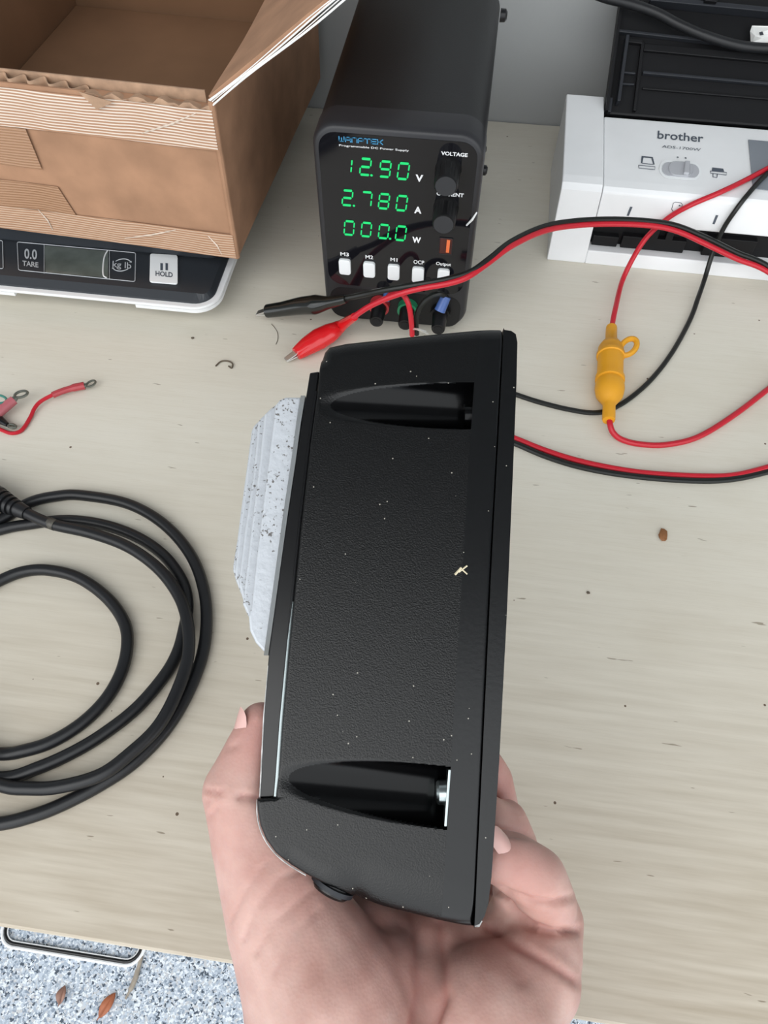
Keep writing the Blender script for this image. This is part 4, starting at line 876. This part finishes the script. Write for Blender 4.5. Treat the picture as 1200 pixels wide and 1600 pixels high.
# ================================================================== HAND
def skin_mat():
    m = bpy.data.materials.new('skin'); m.use_nodes = True
    N, L = nodes_of(m); b = N['Principled BSDF']; b.inputs['Roughness'].default_value = 0.5; b.inputs['Specular IOR Level'].default_value = 0.35
    b.inputs['Subsurface Weight'].default_value = 0.25; b.inputs['Subsurface Radius'].default_value = (1.0, 0.35, 0.2); b.inputs['Subsurface Scale'].default_value = 0.004
    tc = N.new('ShaderNodeTexCoord'); nz = N.new('ShaderNodeTexNoise'); nz.inputs['Scale'].default_value = 75; nz.inputs['Detail'].default_value = 5; L.new(tc.outputs['Object'], nz.inputs['Vector'])
    r = N.new('ShaderNodeValToRGB'); e = r.color_ramp.elements; e[0].position = 0.3; e[1].position = 0.72
    e[0].color = (0.50, 0.29, 0.245, 1); e[1].color = (0.635, 0.425, 0.37, 1); L.new(nz.outputs['Fac'], r.inputs['Fac'])
    at_ = N.new('ShaderNodeAttribute'); at_.attribute_name = 'flush'
    mx = N.new('ShaderNodeMix'); mx.data_type = 'RGBA'; mx.inputs[7].default_value = (0.43, 0.165, 0.145, 1)
    L.new(at_.outputs['Fac'], mx.inputs[0]); L.new(r.outputs['Color'], mx.inputs[6]); L.new(mx.outputs[2], b.inputs['Base Color'])
    n2 = N.new('ShaderNodeTexVoronoi'); n2.inputs['Scale'].default_value = 900; L.new(tc.outputs['Object'], n2.inputs['Vector'])
    bpn = N.new('ShaderNodeBump'); bpn.inputs['Strength'].default_value = 0.10; bpn.inputs['Distance'].default_value = 0.0005
    L.new(n2.outputs['Distance'], bpn.inputs['Height']); L.new(bpn.outputs['Normal'], b.inputs['Normal'])
    return m
M['skin'] = skin_mat()
def capsule(mb, a, b, ra, rb, n=20, k=6):
    """tapered capsule"""
    d = (b - a).normalized(); pts, rad = [], []
    for i in range(k + 1):
        t = math.pi / 2 * (1 - i / k); pts.append(a - d * ra * math.sin(t)); rad.append(max(1e-5, ra * math.cos(t)))
    for i in range(k + 1):
        t = math.pi / 2 * i / k; pts.append(b + d * rb * math.sin(t)); rad.append(max(1e-5, rb * math.cos(t)))
    mb.tube(pts, rad, n)
H = MB()
def chain(pts):
    for (x0, y0, d0, r0), (x1, y1, d1, r1) in zip(pts, pts[1:]): capsule(H, atd(x0, y0, d0), atd(x1, y1, d1), r0, r1)
wrist = (655, 1800, .232)
# forearm towards the viewer
chain([(650, 2500, .255, .036), (655, 1900, .237, .031), (655, 1760, .234, .026)])
chain([(560, 1840, .232, .026), (600, 2500, .25, .030)]); chain([(740, 1840, .235, .025), (720, 2500, .25, .030)])
# thumb: thenar mound, knuckle, phalanges
chain([(580, 1720, .230, .028), (508, 1560, .234, .026), (452, 1440, .241, .0205), (402, 1310, .246, .0155), (371, 1237, .246, .0118)])
chain([(371, 1237, .246, .0118), (390, 1178, .248, .0092), (405, 1140, .250, .0080), (407, 1130, .250, .0072)])
chain([(620, 1700, .236, .026), (580, 1560, .244, .0235), (560, 1480, .254, .0175), (520, 1430, .262, .014)])
chain([(580, 1560, .248, .0225), (620, 1490, .258, .0160), (690, 1480, .262, .0150), (760, 1490, .262, .0145)])
# palm: metacarpals fanning away under the case
chain([(690, 1740, .236, .026), (760, 1600, .236, .0235), (830, 1530, .245, .0165), (848, 1490, .250, .0135)])
chain([(670, 1740, .236, .024), (720, 1600, .250, .0185), (790, 1500, .268, .0145)])
chain([(650, 1740, .236, .024), (680, 1580, .256, .0165), (730, 1470, .284, .0140)])
chain([(620, 1740, .236, .024), (630, 1570, .257, .0165), (660, 1450, .290, .0140)])
chain([(560, 1560, .252, .018), (600, 1470, .278, .015), (660, 1450, .290, .014)])
chain([(660, 1720, .234, .026), (668, 1570, .2455, .0205), (672, 1500, .2555, .0170)])
chain([(760, 1570, .250, .019), (745, 1500, .258, .0160)]); chain([(800, 1500, .256, .0150), (815, 1430, .263, .0120)])
# little finger folded beside the lid
chain([(848, 1490, .250, .0135), (862, 1440, .258, .0112), (848, 1402, .262, .0108)])
chain([(862, 1440, .258, .0112), (846, 1405, .2545, .0104), (812, 1392, .258, .0098)])
chain([(856, 1412, .252, .0100), (838, 1372, .2475, .0104), (802, 1348, .2455, .0098), (779, 1338, .2450, .0088)])
# ring finger
chain([(800, 1490, .270, .0135), (822, 1400, .285, .0105), (800, 1318, .288, .0098), (783, 1290, .282, .0092), (760, 1276, .276, .0082)])
chain([(800, 1318, .288, .0098), (790, 1284, .284, .0086)])
# middle finger
chain([(735, 1465, .286, .0135), (785, 1370, .305, .0100), (776, 1262, .306, .0092), (770, 1218, .300, .0082), (760, 1196, .294, .0072)])
# index finger, hidden behind the case
chain([(660, 1450, .292, .0135), (735, 1340, .325, .0098), (735, 1230, .328, .0088), (730, 1185, .322, .0078)])
hm = bpy.data.meshes.new('hand'); hm.from_pydata([tuple(p) for p in H.v], [], H.f)
ho = bpy.data.objects.new('hand_build', hm); COL.objects.link(ho)
rm = ho.modifiers.new('r', 'REMESH'); rm.mode = 'VOXEL'; rm.voxel_size = 0.00125
sm = ho.modifiers.new('s', 'SMOOTH'); sm.factor = 0.6; sm.iterations = 7
dg = bpy.context.evaluated_depsgraph_get(); dg.update()
me = bpy.data.meshes.new_from_object(ho.evaluated_get(dg)); bpy.data.objects.remove(ho)
co = np.zeros(len(me.vertices) * 3); me.vertices.foreach_get('co', co); co = co.reshape(-1, 3)
no = np.zeros(len(me.vertices) * 3); me.vertices.foreach_get('normal', no); no = no.reshape(-1, 3)
cp = np.array(CP); cr_, cu_, cf_ = np.array(CR), np.array(CU), np.array(CF)
rel = co - cp; dz = rel @ cf_; qx = 600 + F * (rel @ cr_) / dz; qy = 800 - F * (rel @ cu_) / dz
facing = np.clip(-(no * rel).sum(1) / np.linalg.norm(rel, axis=1) * 2.0, 0, 1)
flush = np.zeros(len(co)); disp = np.zeros(len(co))
# skin folds of the palm and knuckles: polyline, half width (pixels of the survey), depth, redness
folds = [([(640, 1425), (652, 1490), (655, 1545), (640, 1620)], 9, .0011, .55), ([(688, 1440), (693, 1500), (690, 1560), (672, 1620)], 9, .0012, .6),
         ([(765, 1448), (800, 1472), (850, 1500), (915, 1542)], 8, .0016, .6), ([(690, 1560), (668, 1600)], 14, .001, .4),
         ([(770, 1465), (800, 1500), (815, 1530)], 14, .0007, .25),
         ([(767, 1390), (792, 1396), (830, 1410), (870, 1411), (902, 1398)], 6, .0020, .35), ([(788, 1398), (803, 1425), (830, 1447), (865, 1458), (902, 1455)], 6, .0026, .5), ([(766, 1296), (800, 1301), (840, 1306)], 6, .0015, .4),
         ([(312, 1232), (330, 1237), (345, 1239)], 4, .0006, .35), ([(312, 1255), (326, 1253)], 4, .0005, .3), ([(316, 1288), (340, 1262)], 4, .0005, .25),
         ([(375, 1245), (402, 1246)], 6, .0010, .5), ([(358, 1168), (370, 1164)], 5, .0006, .3),
         ([(380, 1470), (400, 1420), (440, 1370), (470, 1360)], 5, .0006, .25), ([(400, 1490), (430, 1440), (490, 1390)], 5, .0005, .22), ([(360, 1440), (385, 1390), (420, 1345)], 4, .0005, .2),
         ([(430, 1520), (460, 1460), (500, 1420)], 4, .0004, .15)]
for P, hw, dep, red in folds:
    P = np.array(P, float); d = np.full(len(co), 1e9)
    for a, b in zip(P[:-1], P[1:]):
        l2 = ((b - a) ** 2).sum(); t = np.clip(((qx - a[0]) * (b[0] - a[0]) + (qy - a[1]) * (b[1] - a[1])) / l2, 0, 1)
        d = np.minimum(d, np.hypot(qx - a[0] - t * (b[0] - a[0]), qy - a[1] - t * (b[1] - a[1])))
    g_ = np.exp(-(d / hw) ** 2) * facing; disp -= dep * g_; flush = np.maximum(flush, red * g_)
def blush(x, y, d, rad, amt):
    c = np.array(atd(x, y, d)); r_ = np.linalg.norm(co - c, axis=1); return amt * np.exp(-(r_ / rad) ** 2)
for args in ((404, 1150, .247, .014, .55), (795, 1345, .240, .020, .42), (850, 1410, .25, .014, .30), (780, 1230, .292, .022, .55), (815, 1290, .28, .014, .35), (640, 1440, .24, .03, .45), (480, 1390, .235, .02, .3), (390, 1330, .235, .018, .2), (690, 1600, .23, .012, .35), (840, 1480, .236, .012, .25)):
    flush = np.maximum(flush, blush(*args))
co2 = co + no * disp[:, None]
hbase = atd(650, 1600, .24)
co2 = co2 - np.array(hbase)
me.vertices.foreach_set('co', co2.reshape(-1)); at_ = me.attributes.new('flush', 'FLOAT', 'POINT'); at_.data.foreach_set('value', np.clip(flush, 0, 1))
me.polygons.foreach_set('use_smooth', [True] * len(me.polygons)); me.materials.clear(); me.materials.append(M['skin']); me.update()
person = bpy.data.objects.new('person', me); COL.objects.link(person); person.location = hbase
tag(person, 'bare left hand and wrist gripping the black case from below, thumb at left', 'person')
def nail(c, e1, e2, nn, a, b):
    mb = MB(); vs = [c + nn * 0.0009]; n_ = 16
    for k in range(1, 5):
        for j in range(n_):
            t = 2 * math.pi * j / n_; s_ = k / 4; x, y = math.cos(t), math.sin(t); x = math.copysign(abs(x) ** .8, x); y = math.copysign(abs(y) ** .8, y)
            vs.append(c + e1 * (a * s_ * x) + e2 * (b * s_ * y) + nn * (0.0009 - 0.0016 * (s_ * y) ** 2 - 0.0004 * s_ * s_))
    f = [(0, 1 + j, 1 + (j + 1) % n_) for j in range(n_)] + [(1 + k * n_ + j, 1 + (k + 1) * n_ + j, 1 + (k + 1) * n_ + (j + 1) % n_, 1 + k * n_ + (j + 1) % n_) for k in range(3) for j in range(n_)]
    return mb.add(vs, f)
def nail_on(px, py, d, ang_deg, a, b, lean):
    """nail lying on the finger, long axis at an image angle, tilted by lean towards the left/top"""
    a_ = math.radians(ang_deg); e1 = CR * math.cos(a_) + CU * math.sin(a_); e2 = (CU * math.cos(a_) - CR * math.sin(a_)); nn = (e2 * math.sin(lean) - CF * math.cos(lean)).normalized(); e2 = nn.cross(e1).normalized()
    return obj('fingernail', nail(atd(px, py, d), e1, e2, nn, a, b), M['nail'], person, smooth=True)
nail_on(788, 1318, .2395, -50, .0062, .0036, 0.8)
nail_on(371, 1140, .2466, 76, .0076, .0046, 1.05)

# ================================================================== DEBRIS
def blob(c, rx, ry, rz, seed, n=10):
    rs = np.random.RandomState(seed); mb = MB(); vs, f = [], []
    for i in range(6):
        th = math.pi * (i + .5) / 6
        for j in range(n):
            ph = 2 * math.pi * j / n; k = 1 + rs.uniform(-.25, .25); vs.append(c + V((rx * math.sin(th) * math.cos(ph) * k, ry * math.sin(th) * math.sin(ph) * k, rz * math.cos(th))))
    for i in range(5):
        for j in range(n): f.append((i * n + j, i * n + (j + 1) % n, (i + 1) * n + (j + 1) % n, (i + 1) * n + j))
    f += [tuple(range(n)), tuple(range(5 * n, 6 * n))[::-1]]
    return mb.add(vs, f)
c = onz(1036, 836, .0012); tag(obj('crumb', blob(c, .0030, .0046, .0014, 4), M['crumb'], None, base=c), 'brown crumb alone on the bench right of the case', 'debris')
for i, (px, py) in enumerate(((301, 528), (919, 926))):
    c = onz(px, py, .0006); tag(obj('crumb', blob(c, .0012, .0010, .0006, 9 + i), M['hair'], None, base=c), ('tiny dark speck on bench below the postal scale', 'tiny dark speck on bench right of the case, below brown crumb')[i], 'debris')
tag(obj('fibre_curl', MB().tube(smooth_path([onz(337, 572, .0006), onz(345, 565, .0008), onz(355, 564, .001), onz(363, 568, .001), onz(362, 575, .0006), onz(357, 572, .0006)]), .0006, 6), M['hair'], None, base=onz(350, 568, 0)), 'dark curled wood fibre on bench left of the red clip', 'debris')
tag(obj('hair_strand', MB().tube(smooth_path([onz(424, 506, .0003), onz(433, 518, .0003), onz(434, 530, .0003), onz(431, 538, .0003)]), .00022, 5), M['hair'], None, base=onz(430, 520, 0)), 'thin curved hair on bench below the black clip', 'debris')

# ================================================================== ON THE FLOOR
def fz(px, py, h=0.0): return onz(px, py, FLZ + h)
fr_ = thing('floor_frame', 'white rectangular frame with black inner edge lying on the speckled floor', 'frame', fz(110, 1470))
e_x = (fz(192, 1508) - fz(20, 1480)); Wf = e_x.length + 0.045; e_x.normalize(); e_y = V((-e_x.y, e_x.x, 0)); 
fc = (fz(192, 1508, .004) + fz(20, 1480, .004)) / 2 + e_y * 0.16
def frect(inset, r): return [fc + e_x * a + e_y * b for a, b in rrect(Wf - 2 * inset, 0.32 - 2 * inset, r, 6)]
obj('outer_band', MB().tube(frect(0.0, .022), .0024, 8, closed=True), M['white'], fr_, smooth=True)
obj('inner_band', MB().tube(frect(0.0042, .018), .0022, 8, closed=True), M['black_pl'], fr_, smooth=True)
obj('inner_lip', MB().tube(frect(0.0072, .015), .0009, 6, closed=True), M['white'], fr_, smooth=True)
def leaf(name, a, b, w, m, label, curl):
    A_, B_ = fz(*a, .004), fz(*b, .004); d = B_ - A_; q = V((-d.y, d.x, 0)).normalized(); mb = MB(); vs = []; n_ = 10
    for i in range(n_ + 1):
        t = i / n_; h = w * math.sin(math.pi * t) ** 0.8 + 0.0004
        for s_ in (-1, 0, 1): vs.append(A_ + d * t + q * (h * s_) + V((0, 0, curl * (abs(s_)) * math.sin(math.pi * t) + 0.002 * math.sin(3 * t) - .001)))
    f = [(i * 3 + k, i * 3 + k + 1, (i + 1) * 3 + k + 1, (i + 1) * 3 + k) for i in range(n_) for k in (0, 1)]
    o = obj(name, mb.add(vs, f), m, None, smooth=True, base=A_); md = o.modifiers.new('t', 'SOLIDIFY'); md.thickness = 0.0006
    obj('midrib', MB().tube([A_ - d * .08 + V((0, 0, .001)), A_ + d * .5 + V((0, 0, .0016)), B_], [.0008, .0006, .0003], 5), m, o)
    return tag(o, label, 'leaf')
leaf('dry_leaf', (154, 1591), (180, 1551), 0.0066, M['leaf_a'], 'orange brown dry leaf on the floor, nearer the twig', 0.003)
leaf('dry_leaf', (92, 1570), (101, 1540), 0.0055, M['leaf_b'], 'dull brown curled leaf on the floor, left of the orange leaf', 0.004)
tag(obj('twig', MB().tube(smooth_path([fz(224, 1482, .003), fz(217, 1510, .003), fz(209, 1535, .003), fz(196, 1561, .003)]), [.0026] * 10 + [.0034] * 10 + [.0016] * 5, 8), M['twig'], None, smooth=True, base=fz(210, 1525)), 'grey brown twig on the speckled floor by the bench edge', 'twig')
